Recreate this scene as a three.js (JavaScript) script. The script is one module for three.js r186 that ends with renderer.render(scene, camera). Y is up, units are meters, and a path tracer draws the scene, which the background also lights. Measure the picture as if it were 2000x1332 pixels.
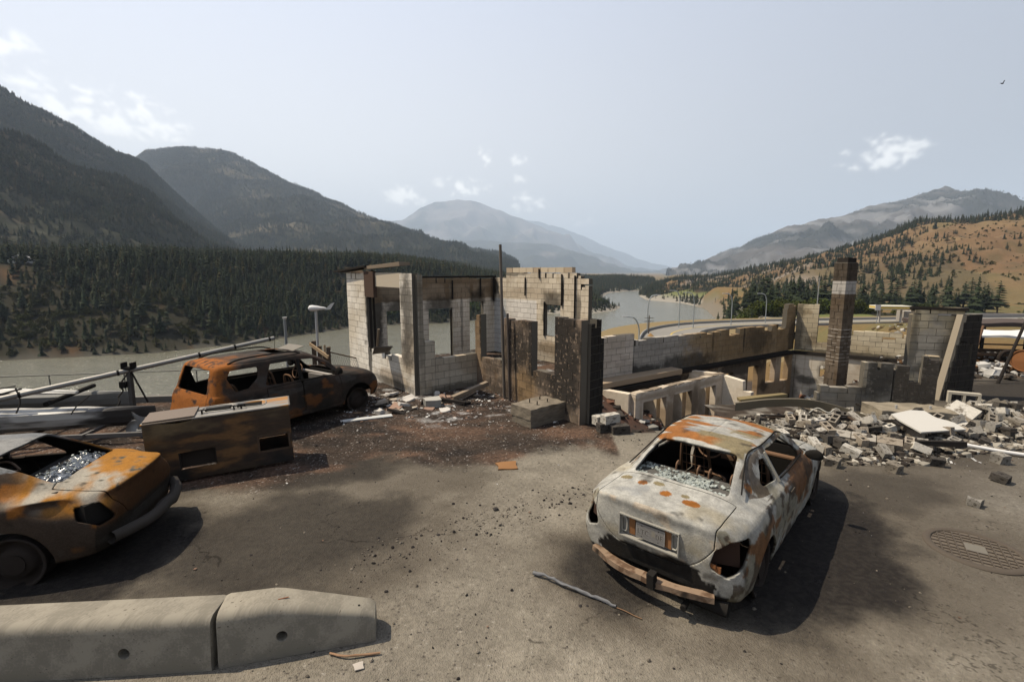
import * as THREE from 'three';
import { mergeGeometries, toCreasedNormals } from 'three/addons/utils/BufferGeometryUtils.js';
import { Brush, Evaluator, SUBTRACTION } from 'three-bvh-csg';

// ---------- camera, sky, sun, exposure ----------
const scene = new THREE.Scene();
const camera = new THREE.PerspectiveCamera(70.64, 1024 / 681, 0.1, 40000);
camera.position.set(0, 3.45, 0);
camera.rotation.set(-8.232 * Math.PI / 180, 0, 0);
const renderer = new THREE.WebGLRenderer({ antialias: true });
renderer.setSize(1024, 681);
renderer.toneMapping = THREE.LinearToneMapping;
renderer.toneMappingExposure = 1.72;
renderer.shadowMap.enabled = true;
const SUN = new THREE.Vector3(-0.62, 1.0, -0.11).normalize();   // towards the sun
const sun = new THREE.DirectionalLight(new THREE.Color().setRGB(1, 0.885, 0.71), 5);
sun.position.copy(SUN).multiplyScalar(120);
sun.castShadow = true;
sun.shadow.mapSize.set(4096, 4096);
Object.assign(sun.shadow.camera, { left: -40, right: 40, top: 40, bottom: -40, near: 1, far: 400 });
scene.add(sun, sun.target);

// noise
function rng(a) { return () => { a |= 0; a = a + 0x6D2B79F5 | 0; let t = Math.imul(a ^ a >>> 15, 1 | a); t = t + Math.imul(t ^ t >>> 7, 61 | t) ^ t; return ((t ^ t >>> 14) >>> 0) / 4294967296; }; }
const PERM = new Uint8Array(512);
{ const r = rng(77), p = [...Array(256).keys()]; for (let i = 255; i > 0; i--) { const j = Math.floor(r() * (i + 1)); [p[i], p[j]] = [p[j], p[i]]; } for (let i = 0; i < 512; i++) PERM[i] = p[i & 255]; }
const HV = new Float32Array(256); { const r = rng(5); for (let i = 0; i < 256; i++) HV[i] = r() * 2 - 1; }
const fade = t => t * t * (3 - 2 * t);
function vn2(x, y) {   // value noise, -1..1
  const xi = Math.floor(x), yi = Math.floor(y), u = fade(x - xi), v = fade(y - yi), X = xi & 255, Y = yi & 255;
  const a = HV[PERM[PERM[X] + Y]], b = HV[PERM[PERM[X + 1 & 255] + Y]], c = HV[PERM[PERM[X] + (Y + 1 & 255)]], d = HV[PERM[PERM[X + 1 & 255] + (Y + 1 & 255)]];
  return a + (b - a) * u + (c - a) * v + (a - b - c + d) * u * v;
}
function vn3(x, y, z) {
  const zi = Math.floor(z), w = fade(z - zi), o = (zi * 37.7) % 256;
  const a = vn2(x + o, y + o * 1.7); const o2 = ((zi + 1) * 37.7) % 256;
  return a + (vn2(x + o2, y + o2 * 1.7) - a) * w;
}
function fbm2(x, y, n = 4) { let s = 0, a = .5, t = 0; for (let i = 0; i < n; i++) { s += a * vn2(x, y); t += a; x = x * 2.03 + 17.3; y = y * 2.03 - 9.1; a *= .5; } return s / t; }
function fbm3(x, y, z, n = 3) { let s = 0, a = .5, t = 0; for (let i = 0; i < n; i++) { s += a * vn3(x, y, z); t += a; x = x * 2.03 + 7.3; y = y * 2.03 - 3.1; z = z * 2.03 + 1.7; a *= .5; } return s / t; }
const clamp = (x, a = 0, b = 1) => x < a ? a : x > b ? b : x;
const sstep = (a, b, x) => { const t = clamp((x - a) / (b - a)); return t * t * (3 - 2 * t); };
const lerp = (a, b, t) => a + (b - a) * t;
const mix3 = (a, b, t) => [a[0] + (b[0] - a[0]) * t, a[1] + (b[1] - a[1]) * t, a[2] + (b[2] - a[2]) * t];

// computed sky: hazy summer air, brighter round the sun, a few small cumulus
{
  const Wd = 2048, Hd = 1024, data = new Float32Array(Wd * Hd * 4);
  const D2 = Math.PI / 180;
  // clouds: azimuth from straight ahead (degrees, right positive), elevation, half width, half height, strength
  const clouds = [
    [-39, 13.2, 5.5, 2.3, .7], [-36, 12.6, 3.4, 1.6, .65], [-33.5, 13.6, 1.4, .6, .6], [-45, 16.8, 2.8, 1.4, .55], [-47.5, 18.6, 2.6, 1.5, .5], [-43.4, 14.9, 2, 1, .6],
    [-46, 26.3, 5, 1.6, .75], [-40.5, 24.0, 1.6, 2, .5], [-12, 8.2, 2.4, 1.2, .95], [-5.3, 9.3, 2.7, 1.3, 1], [-8.4, 9.9, 1, .7, .6],
    [1.6, 7.7, 2.3, 1.2, .95], [-3.1, 12.7, .8, 1.2, .7], [.6, 12.2, 1.3, .6, .6], [1.2, 10.3, 1, .55, .6], [36.2, 10.3, 3.2, 1.7, .85], [38.2, 10.6, 1.6, .8, .7], [7.5, 5.6, 2.5, .8, .35],
    [75, 15, 8, 3, .8], [-90, 20, 9, 3, .8], [-120, 14, 10, 3, .8], [130, 18, 9, 3, .8], [170, 13, 9, 2.6, .8]];
  for (let j = 0; j < Hd; j++) {
    const el = ((j + .5) / Hd - .5) * Math.PI, se = Math.sin(el), ce = Math.cos(el);
    for (let i = 0; i < Wd; i++) {
      const ph = ((i + .5) / Wd - .5) * 2 * Math.PI;           // x = cos, z = sin
      const dx = ce * Math.cos(ph), dz = ce * Math.sin(ph);
      const e = Math.max(0, se), cosS = dx * SUN.x + se * SUN.y + dz * SUN.z, ang = Math.acos(clamp(cosS, -1, 1));
      const near = Math.exp(-Math.pow(ang / 1.05, 2.2)), mie = near;
      const low = mix3([.17, .185, .215], [.80, .79, .765], sstep(2.1, .9, ang)), high = mix3([.075, .11, .19], [.555, .615, .785], Math.pow(near, .75));
      let c = mix3(low, high, 1 - Math.exp(-Math.pow(e / .42, 1.5)));
      const az = Math.atan2(dx, -dz) / D2, eld = el / D2;
      let cl = 0;
      if (eld > 0 && eld < 32) for (const [ca, cEl, w, h, s] of clouds) {
        let da = az - ca; if (da > 180) da -= 360; if (da < -180) da += 360;
        const X = da / w, Y0 = (eld - cEl) / h, Y = Y0 < 0 ? Y0 * 1.5 : Y0, r2 = X * X + Y * Y; if (r2 > 2.6) continue;
        const wx = fbm2(az * .9 + ca, eld * 1.3, 3), n = fbm2(az * 1.5 + ca * 3 + wx, eld * 2.3 + 40 - wx, 7), d = .75 - r2 + n * 2.3;
        const shape = s * sstep(-.15, 1.25, d);
        cl = Math.max(cl, shape);
      }
      const cb = [1.02, 1.0, .95], tk = cl * .85;
      c = mix3(c, cb, tk);
      const k = (j * Wd + i) * 4; data[k] = c[0]; data[k + 1] = c[1]; data[k + 2] = c[2]; data[k + 3] = 1;
    }
  }
  const t = new THREE.DataTexture(data, Wd, Hd, THREE.RGBAFormat, THREE.FloatType);
  t.mapping = THREE.EquirectangularReflectionMapping; t.magFilter = t.minFilter = THREE.LinearFilter; t.needsUpdate = true;
  scene.background = t; scene.environment = t;
}

// ---------- helpers ----------
const taken = {};
function numbered(n) { const k = taken[n] = (taken[n] ?? -1) + 1; return k ? n + '_' + String(k).padStart(3, '0') : n; }
function addTop(o, name, label, category, group, kind) {
  o.name = numbered(name); scene.add(o);
  if (label) o.userData.label = label; if (category) o.userData.category = category; if (group) o.userData.group = group; if (kind) o.userData.kind = kind;
  return o;
}
function thing(name, label, category, group, x = 0, y = 0, f = 0, turn = 0) {
  const g = new THREE.Group(); g.position.set(x, y, -f); g.rotation.y = turn; return addTop(g, name, label, category, group);
}
function part(parent, name, geo, mat) {
  const m = new THREE.Mesh(geo, mat); m.name = name; m.castShadow = m.receiveShadow = true; parent.add(m); return m;
}
function setting(name, geo, mat, label) { const m = new THREE.Mesh(geo, mat); m.castShadow = m.receiveShadow = true; addTop(m, name, label, null, null, 'structure'); return m; }
// charred, dusty and weathered surfaces are porous and barely glossy
const std = o => new THREE.MeshPhysicalMaterial({ specularIntensity: (o.roughness ?? 1) > .75 ? .12 : .6, ...o });
const mat = (r, g, b, rough = .9, metal = 0, extra = {}) => std({ color: new THREE.Color().setRGB(r, g, b), roughness: rough, metalness: metal, side: THREE.DoubleSide, ...extra });
function dataTex(w, h, fn, srgb = true, repeat = true) {   // fn(u, v) -> linear rgb
  const d = new Uint8Array(w * h * 4), enc = srgb ? x => { x = clamp(x); return 255 * (x <= .0031308 ? 12.92 * x : 1.055 * Math.pow(x, 1 / 2.4) - .055); } : x => 255 * clamp(x);
  for (let j = 0; j < h; j++) for (let i = 0; i < w; i++) { const c = fn((i + .5) / w, (j + .5) / h), k = (j * w + i) * 4; d[k] = enc(c[0]); d[k + 1] = enc(c[1]); d[k + 2] = enc(c[2]); d[k + 3] = 255; }
  const t = new THREE.DataTexture(d, w, h, THREE.RGBAFormat); t.magFilter = THREE.LinearFilter; t.minFilter = THREE.LinearMipmapLinearFilter; t.generateMipmaps = true;
  if (srgb) t.colorSpace = THREE.SRGBColorSpace; if (repeat) t.wrapS = t.wrapT = THREE.RepeatWrapping; t.needsUpdate = true; return t;
}
// tileable grain used as bump and as a light colour breakup
const grainBump = dataTex(512, 512, (u, v) => { const p = (k, s) => { const a = vn2(u * k + s, v * k); return a; }; const n = .5 + .28 * p(128, 3) + .16 * p(64, 9) + .1 * p(32, 1); return [n, n, n]; }, false);
const grainMap = dataTex(512, 512, (u, v) => { const n = .86 + .13 * vn2(u * 170, v * 170) + .09 * vn2(u * 64 + 5, v * 64) + .06 * vn2(u * 16, v * 16 + 3); return [n, n, n]; });
function geo(pos, idx, col, uv, nrm) {
  const g = new THREE.BufferGeometry();
  g.setAttribute('position', new THREE.Float32BufferAttribute(pos, 3));
  if (col) g.setAttribute('color', new THREE.Float32BufferAttribute(col, 3));
  g.setAttribute('uv', new THREE.Float32BufferAttribute(uv ?? new Float32Array(pos.length / 3 * 2), 2));
  if (idx) g.setIndex(idx);
  if (nrm) g.setAttribute('normal', new THREE.Float32BufferAttribute(nrm, 3)); else g.computeVertexNormals();
  return g;
}
function box(sx, sy, sz, x = 0, y = 0, z = 0, rx = 0, ry = 0, rz = 0) {
  const g = new THREE.BoxGeometry(sx, sy, sz); g.applyMatrix4(new THREE.Matrix4().makeRotationFromEuler(new THREE.Euler(rx, ry, rz)).setPosition(x, y, z)); return g;
}
// box between two points (a bar), section w x h
function bar(a, b, w, h = w) {
  const A = new THREE.Vector3(...a), B = new THREE.Vector3(...b), L = A.distanceTo(B), g = new THREE.BoxGeometry(w, h, L);
  const m = new THREE.Matrix4().lookAt(A, B, Math.abs(B.y - A.y) > .98 * L ? new THREE.Vector3(1, 0, 0) : new THREE.Vector3(0, 1, 0)); m.setPosition(A.clone().add(B).multiplyScalar(.5)); return g.applyMatrix4(m);
}
function rod(a, b, r0, r1 = r0, n = 10) {
  const A = new THREE.Vector3(...a), B = new THREE.Vector3(...b), L = A.distanceTo(B), g = new THREE.CylinderGeometry(r1, r0, L, n, 1);
  const q = new THREE.Quaternion().setFromUnitVectors(new THREE.Vector3(0, 1, 0), B.clone().sub(A).normalize());
  return g.applyMatrix4(new THREE.Matrix4().compose(A.clone().add(B).multiplyScalar(.5), q, new THREE.Vector3(1, 1, 1)));
}
const tube = (pts, r, n = 40, k = 6) => new THREE.TubeGeometry(new THREE.CatmullRomCurve3(pts.map(p => new THREE.Vector3(...p))), n, r, k);
function merge(list) { return mergeGeometries(list.map(g => { const h = g.index ? g.toNonIndexed() : g; for (const k of Object.keys(h.attributes)) if (!['position', 'normal', 'uv'].includes(k)) h.deleteAttribute(k); return h; })); }
// jitter of a geometry's points (same point, same shift), for knocked-about edges
function rough(g, amp, freq = 9, seed = 0) {
  const p = g.attributes.position; for (let i = 0; i < p.count; i++) { const x = p.getX(i), y = p.getY(i), z = p.getZ(i); p.setXYZ(i, x + amp * vn3(x * freq + seed, y * freq, z * freq), y + amp * vn3(x * freq, y * freq + 31 + seed, z * freq), z + amp * vn3(x * freq, y * freq, z * freq + 57 + seed)); }
  g.computeVertexNormals(); return g;
}
function sdPoly(P, x, y) {   // signed distance to a polygon, negative inside
  let d = 1e18, s = 1;
  for (let i = 0, j = P.length - 1; i < P.length; j = i++) {
    const ex = P[j][0] - P[i][0], ey = P[j][1] - P[i][1], wx = x - P[i][0], wy = y - P[i][1], t = clamp((wx * ex + wy * ey) / (ex * ex + ey * ey));
    const bx = wx - ex * t, by = wy - ey * t; d = Math.min(d, bx * bx + by * by);
    const c1 = y >= P[i][1], c2 = y < P[j][1], c3 = ex * wy > ey * wx; if ((c1 && c2 && c3) || (!c1 && !c2 && !c3)) s = -s;
  }
  return s * Math.sqrt(d);
}
// ---------- terrain: (x, f) with f metres straight ahead of the camera, z = -f ----------
const YW = -36;
const RIVER = [[-1500, -300], [-900, -60], [-500, 80], [-292, 179], [-259, 199], [-228, 211], [-202, 220], [-174, 231], [-144, 269], [-112, 338], [-84, 358], [-55, 365], [-17, 406], [30, 452], [72, 450], [104, 486], [124, 543], [110, 625], [150, 783], [180, 900], [260, 1000], [330, 1010], [240, 880], [206, 783], [187, 670], [213, 605], [210, 520], [173, 405], [140, 330], [98, 250], [66, 178], [48, 125], [30, 92], [10, 66], [-30, 50], [-60, 35], [-120, 0], [-400, -160], [-1500, -600]];
const LOT = [[-60, -40], [-60, 6], [-30, 10.5], [-13, 12.4], [-9.3, 13.0], [-6.1, 17.4], [-1.0, 21.7], [3.0, 17.4], [2.6, 14.2], [1.75, 10.75], [2.5, 9.95], [4.5, 10.4], [7.3, 11.3], [10.2, 11.6], [11.1, 13.4], [13.4, 13.6], [15.6, 18.4], [17, 23], [26, 30], [70, 44], [70, -40]];
const PIT = [[2.6, 15.2], [1.0, 13], [1.75, 10.4], [7.4, 10.9], [10.3, 11], [11.2, 12.5], [13.2, 13], [15.6, 18.5], [12.4, 21.2]];
function terrainH(x, f) {
  const dr = sdPoly(RIVER, x, f);
  if (dr < 0) return YW - Math.min(4, -dr * .3);
  const far = (f > 560 && x < 330) || f > 150 - (x + 200) * .25 && x < 130 + (f - 480) * .2 && (x < 60 || f > 430);
  const n = fbm2(x * .02, f * .02, 4), nf = fbm2(x * .13, f * .13, 3);
  if (far && f > 100) {
    const big = lerp(1, .42, sstep(-170, 60, x)), bench = 46 * big;
    const prof = dr < 6 ? dr * .25 : dr < 112 ? 1.5 + (bench - 1.5) * Math.pow((dr - 6) / 106, .92) : bench + (dr - 112) * lerp(.025, .004, sstep(-150, -20, x));
    return YW + prof + n * 5 * sstep(4, 60, dr) + nf * 1.2 * sstep(2, 20, dr);
  }
  const dl = sdPoly(LOT, x, f);
  if (dl < 0) return -.06;
  if (sdPoly(PIT, x, f) < 0) return -.06 - Math.min(.56 * dl, 2.28) + nf * .05;
  const r = f > 1 ? x / f : 9, w = sstep(.17, .33, r);
  const left = -Math.min(.9 * dl, 8 + .62 * Math.max(0, dl - 8.9)) - .06;
  const right = -2.6 * sstep(0, 2.5, dl) - 9.6 * sstep(2, 105, dl) - sstep(120, 220, dl) * 2 + n * 1.2 * sstep(20, 80, dl);
  return Math.max(YW, Math.min(lerp(left, right, w), YW + dr * .95 + 1));
}
const V3 = (x, y, f) => new THREE.Vector3(x, y, -f);
{
  const pos = [], idx = [], col = [], uv = [], angs = [];
  for (let a = -180; a < -66; a += 6) angs.push(a); for (let a = -66; a < 66; a += .42) angs.push(a); for (let a = 66; a <= 180; a += 6) angs.push(a);
  const NR = 250, r0 = 6, r1 = 26000, na = angs.length;
  for (let k = 0; k <= NR; k++) {
    const r = k ? r0 * Math.pow(r1 / r0, Math.pow((k - 1) / (NR - 1), 1)) : .001;
    for (const a of angs) {
      const x = r * Math.sin(a * Math.PI / 180), f = r * Math.cos(a * Math.PI / 180), y = r > 2600 ? -30 : terrainH(x, f);
      pos.push(x, y, -f); uv.push(x / 6, f / 6);
      const dr = r < 1500 ? sdPoly(RIVER, x, f) : 900, n = fbm2(x * .05, f * .05, 4), n2 = fbm2(x * .3, f * .3, 3), farBank = f > 140 && (x < 150 || (f > 560 && x < 330)) && r > 180;
      let c;
      if (farBank) { c = mix3([.030, .027, .016], [.095, .055, .026], sstep(.15, .6, n + .3 * n2)); if (dr > 105) c = mix3(c, [.15, .12, .055], sstep(.15, .5, fbm2(x * .02 + 3, f * .02, 3)) * (dr < 260 ? 1 : .2)); c = mix3([.085, .078, .062], c, sstep(1, 6, dr + 3 * n2)); if (x > 20 && dr < 60) c = mix3([.32, .29, .24], [.16, .17, .06], sstep(14, 42, dr + 10 * n)); }
      else if (r < 30) c = mix3([.07, .055, .045], [.15, .07, .045], sstep(-.1, .5, n2 + n));
      else { c = mix3([.20, .128, .056], [.16, .135, .06], sstep(-.2, .4, n)); c = mix3(c, [.14, .12, .055], sstep(.1, .5, n2)); c = mix3([.20, .17, .13], c, sstep(3, 14, dr + 4 * n2)); }
      col.push(...c);
    }
  }
  for (let k = 0; k < NR; k++) for (let i = 0; i < na - 1; i++) { const a = k * na + i, b = a + na; idx.push(a, a + 1, b, a + 1, b + 1, b); }
  const g = geo(pos, idx, col, uv);
  setting('terrain', g, std({ vertexColors: true, roughness: 1, map: grainMap, side: THREE.DoubleSide }), 'river valley floor and banks of dirt and dry grass');
}
{ // river
  const sh = new THREE.Shape(RIVER.map(([x, f]) => { const c = sdPoly(RIVER, x, f); return new THREE.Vector2(x, f); }));
  const wide = [[-1600, -700], [-1600, 500], [420, 1100], [420, 600], [240, 350], [120, 230], [90, 100], [40, 60], [-40, 20], [-400, -300]];
  const g = new THREE.ShapeGeometry(new THREE.Shape(wide.map(p => new THREE.Vector2(...p)))); g.rotateX(-Math.PI / 2);
  const p = g.attributes.position, uv = []; for (let i = 0; i < p.count; i++) uv.push(p.getX(i) / 40, p.getZ(i) / 40); g.setAttribute('uv', new THREE.Float32BufferAttribute(uv, 2)); g.translate(0, YW, 0);
  const bump = dataTex(1024, 1024, (u, v) => { const n = .5 + .2 * vn2(u * 32, v * 64) + .2 * vn2(u * 64 + 3, v * 128 + 8) + .15 * vn2(u * 128, v * 256) + .12 * vn2(u * 16, v * 32); return [n, n, n]; }, false);
  const silt = dataTex(1024, 1024, (u, v) => { const n = .5 + .3 * vn2(u * 4, v * 16) + .3 * vn2(u * 16 + 5, v * 48) + .2 * vn2(u * 64, v * 128); const c = mix3([.125, .118, .076], [.165, .155, .105], clamp(n)); return c; });
  silt.repeat.set(.25, .25); 
  setting('river', g, new THREE.MeshPhysicalMaterial({ map: silt, roughness: .16, bumpMap: bump, bumpScale: .28, specularIntensity: 1 }), 'wide silty green grey river');
}
// hills and mountains, each a sheet lofted from its foot over its ridge to the back foot
const forestPts = [], scrubPts = [];   // [x, y, f, height] of far trees
function hill(name, label, ridge, foot, o) {
  const N = o.n ?? 160, M = o.m ?? 46, R = new THREE.CatmullRomCurve3(ridge.map(p => V3(...p)), false, 'centripetal'), F = new THREE.CatmullRomCurve3(foot.map(p => V3(...p)), false, 'centripetal');
  const pos = [], idx = [], col = [], uv = [], P = [], back = o.back ?? 1;
  const rp = R.getPoints(N), fp = F.getPoints(N);
  const fr = o.freq, at = (i, s, out) => {
    const a = fp[i], b = rp[i], u = Math.min(s, 1), e = s > 1 ? s - 1 : 0;
    let x = lerp(a.x, b.x, u) + (b.x - a.x) * e * back, z = lerp(a.z, b.z, u) + (b.z - a.z) * e * back, hgt = b.y - a.y;
    let y = a.y + hgt * Math.pow(u, o.pow ?? 1.1) - hgt * e * 1.3;
    const w = Math.sin(Math.PI * clamp(u * .93 + .02)) * .9 + .1 * (1 - e), n = fbm2(x * fr, z * fr, 5), g = 1 - Math.abs(fbm2(x * fr * 1.7 + 9, z * fr * 1.7, 3)) * 2;
    y += (n * .7 + (g - .5) * .8) * o.amp * w; y += fbm2(x * fr * 7 + 5, z * fr * 7, 3) * o.amp * .16 * w; if (s >= 1) y += fbm2(x * fr * 4, z * fr * 4, 3) * o.amp * .12;
    return out.set(x, y, z);
  };
  const v = new THREE.Vector3(), S = Math.ceil(M * 1.35);
  for (let i = 0; i <= N; i++) for (let j = 0; j <= S; j++) { at(i, j / M, v); pos.push(v.x, v.y, v.z); uv.push(v.x / (o.uvs ?? 60), (v.z + v.y) / (o.uvs ?? 60)); const c = o.color(v.x, v.y, -v.z, j / M, i / N); col.push(...c); }
  for (let i = 0; i < N; i++) for (let j = 0; j < S; j++) { const a = i * (S + 1) + j, b = a + S + 1; idx.push(a, a + 1, b, a + 1, b + 1, b); }
  setting(name, geo(pos, idx, col, uv), std({ vertexColors: true, roughness: 1, map: grainMap, side: THREE.DoubleSide }), label);
  if (o.trees) {
    const r = rng(o.seed ?? 9);
    for (let k = 0; k < o.trees; k++) {
      const fi = r() * (N - 1), i = Math.floor(fi), s = Math.pow(r(), o.bias ?? 1) * 1.04, j = Math.min(S - 1, s * M), t = fi - i; at(i, s, v); const x0 = v.x, y0 = v.y, z0 = v.z; at(i + 1, s, v);
      const x = lerp(x0, v.x, t), y = lerp(y0, v.y, t), z = lerp(z0, v.z, t);
      if (r() < o.density(x, y, -z, s, i / N)) forestPts.push([x, y - .5, -z, lerp(o.h[0], o.h[1], r() * r()), o.tag]); else if (o.tag === 1 && r() < .35) scrubPts.push([x, y - .2, -z, .8 + 2.4 * r() * r(), [1.1, .85, .7]]);
    }
  }
}
const rock = [.20, .17, .15], duff = [.038, .038, .022], dryg = [.24, .155, .065], pine = [.028, .036, .020];
// ridge and foot points: x, y, f
hill('mountain', 'high forested mountain rising above the far bank',
  [[-2300, 900, 1100], [-1903, 757, 1400], [-1761, 663, 1550], [-1699, 600, 1700], [-1594, 538, 1760], [-1503, 459, 1850], [-1436, 418, 1930], [-1367, 290, 2040], [-1297, 175, 2150], [-1210, 68, 2220], [-1064, 20, 2300]],
  [[-1500, 30, 300], [-1250, 25, 560], [-1000, 20, 780], [-880, 18, 900], [-800, 18, 1000], [-740, 16, 1080], [-690, 15, 1160], [-640, 14, 1260], [-600, 12, 1400], [-540, 10, 1500]],
  { n: 190, m: 70, freq: .0028, amp: 75, pow: 1.15, uvs: 50, seed: 3, trees: 95000, h: [9, 19], tag: 0, density: (x, y, f, s) => clamp(.82 + .9 * fbm2(x * .006, f * .006 + y * .01, 3)),
    color: (x, y, f) => { const n = fbm2(x * .006, f * .006 + y * .01, 4); return mix3(duff, [.10, .08, .055], sstep(.2, .6, -n + .25 * fbm2(x * .04, y * .04, 3))); } });
hill('mountain', 'lower brown spur with bare bluffs in front of the high forested mountain',
  [[-1300, 340, 660], [-984, 288, 760], [-924, 262, 850], [-914, 250, 960], [-886, 210, 1020], [-848, 203, 1075], [-815, 168, 1130], [-786, 98, 1180], [-741, 50, 1220], [-690, 26, 1240]],
  [[-900, 25, 180], [-760, 22, 380], [-660, 20, 480], [-600, 18, 560], [-560, 18, 620], [-530, 16, 680], [-510, 15, 760], [-500, 14, 860], [-480, 12, 960]],
  { n: 150, m: 60, freq: .006, amp: 38, pow: 1.0, uvs: 40, seed: 4, trees: 30000, h: [8, 17], tag: 0, density: (x, y, f, s) => clamp(.66 + 1.2 * fbm2(x * .008, f * .008 + y * .012, 3)) * (s > .62 && s < .98 ? .55 : 1),
    color: (x, y, f, s) => { const n = fbm2(x * .012, f * .012 + y * .02, 4); return mix3(duff, [.125, .09, .052], sstep(-.1, .4, -n + (s > .6 ? .12 : -.1))); } });
hill('mountain', 'rounded forested mountain behind the high spur',
  [[-3418, 376, 3300], [-3135, 462, 3450], [-3043, 606, 3700], [-2824, 868, 3800], [-2587, 912, 3800], [-2343, 906, 3780], [-2099, 866, 3750], [-1624, 655, 3600], [-1070, 421, 3450], [-516, 220, 3300], [-132, 70, 3150], [32, 0, 3050]],
  [[-2300, 20, 2050], [-2000, 20, 2080], [-1700, 20, 2100], [-1500, 18, 2080], [-1300, 15, 2020], [-1100, 12, 1900], [-850, 10, 1750], [-560, 5, 1600], [-280, 0, 1500], [-80, -5, 1420], [40, -8, 1380]],
  { n: 190, m: 70, freq: .0018, amp: 120, pow: 1.1, uvs: 70, seed: 5, trees: 110000, h: [12, 22], tag: 0, density: (x, y, f, s) => clamp(.85 + .9 * fbm2(x * .004, f * .004 + y * .006, 3)),
    color: (x, y, f) => { const n = fbm2(x * .004, f * .004 + y * .006, 4); return mix3(duff, [.11, .09, .055], sstep(.15, .55, -n)); } });
hill('hill', 'low dark wooded ridge across the river bend',
  [[-300, 16, 1100], [-121, -4, 1150], [52, -19, 1240], [219, -24, 1300], [309, -30, 1330], [385, -40, 1300], [421, -50, 1280]],
  [[-200, -16, 640], [-60, -18, 700], [20, -30, 800], [90, -36, 860], [180, -36, 980], [270, -36, 1080], [330, -36, 1120]],
  { n: 90, m: 30, freq: .01, amp: 10, pow: .8, uvs: 30, seed: 6, trees: 9000, h: [9, 17], tag: 0, density: () => .95, color: () => duff });
hill('mountain', 'pale blue peak far up the valley',
  [[-6969, 1259, 15225], [-4881, 1454, 15660], [-3638, 1675, 15950], [-2801, 2092, 15950], [-2137, 2284, 15950], [-1153, 2204, 15950], [0, 1804, 15950], [829, 1449, 15950], [1662, 1156, 15950], [2674, 551, 15950], [4369, -20, 15950], [5555, -40, 15950]],
  [[-5220, -30, 10150], [-4060, -30, 10150], [-2900, -30, 10440], [-2030, -30, 10730], [-1305, -30, 10875], [-435, -30, 11020], [290, -30, 11165], [1015, -30, 11310], [1740, -30, 11600], [2610, -30, 12180], [3770, -30, 13050], [4930, -30, 13775]],
  { n: 150, m: 50, freq: .0005, amp: 520, pow: 1.05, uvs: 160, color: (x, y, f) => mix3(duff, rock, sstep(-.1, .5, fbm2(x * .0018, y * .003, 4) + y / 4000)) });
hill('mountain', 'hazy lower spur below the pale blue peak',
  [[-3111, 609, 10640], [-1709, 682, 10920], [-584, 699, 11200], [701, 641, 11200], [1880, 295, 11200], [2955, -60, 11200], [3667, -60, 11200]],
  [[-2380, -30, 7560], [-1260, -30, 7700], [-420, -30, 7840], [560, -30, 7980], [1400, -30, 8400], [2240, -30, 9100], [3080, -60, 9800]],
  { n: 120, m: 44, freq: .0008, amp: 230, pow: 1.0, uvs: 120, color: (x, y, f) => mix3(duff, rock, sstep(.1, .6, fbm2(x * .003, y * .004, 4))) });
hill('mountain', 'palest ridge at the far end of the valley',
  [[-2709, 1792, 21700], [0, 2276, 21700], [2257, 1837, 21700], [4540, 970, 21700], [6847, 162, 21700], [8690, -94, 21700]],
  [[-2100, -30, 16800], [0, -30, 16800], [1680, -30, 16800], [3640, -30, 17500], [5600, -30, 18200], [7560, -30, 18900]],
  { n: 90, m: 30, freq: .0006, amp: 300, pow: 1, uvs: 200, color: () => [.07, .07, .06] });
hill('mountain', 'grey rocky mountain behind the orange grassy hill',
  [[1530, -75, 5000], [1717, 28, 4800], [2163, 241, 4600], [2525, 406, 4500], [2860, 483, 4450], [3183, 566, 4400], [3536, 654, 4400], [3889, 728, 4400], [4122, 655, 4350], [4440, 575, 4300], [5002, 477, 4200], [5817, 374, 4000]],
  [[900, -40, 2600], [1150, -36, 2500], [1450, -30, 2400], [1750, -20, 2300], [2000, -10, 2250], [2250, 0, 2200], [2500, 10, 2150], [2750, 20, 2100], [2950, 30, 2050], [3200, 30, 2000], [3600, 30, 1900], [4300, 30, 1800]],
  { n: 200, m: 80, freq: .0022, amp: 150, pow: 1.05, uvs: 70, seed: 8, trees: 60000, h: [10, 20], tag: 0, density: (x, y, f, s) => clamp(.35 + 1.6 * fbm2(x * .004, y * .007, 3)),
    color: (x, y, f, s) => { const n = fbm2(x * .004, y * .007, 4), q = fbm2(x * .012, y * .006 + f * .002, 4); return mix3(mix3([.04, .042, .036], [.10, .09, .08], sstep(-.2, .4, -n)), [.19, .185, .18], sstep(.14, .5, q - n * .5)); } });
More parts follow.
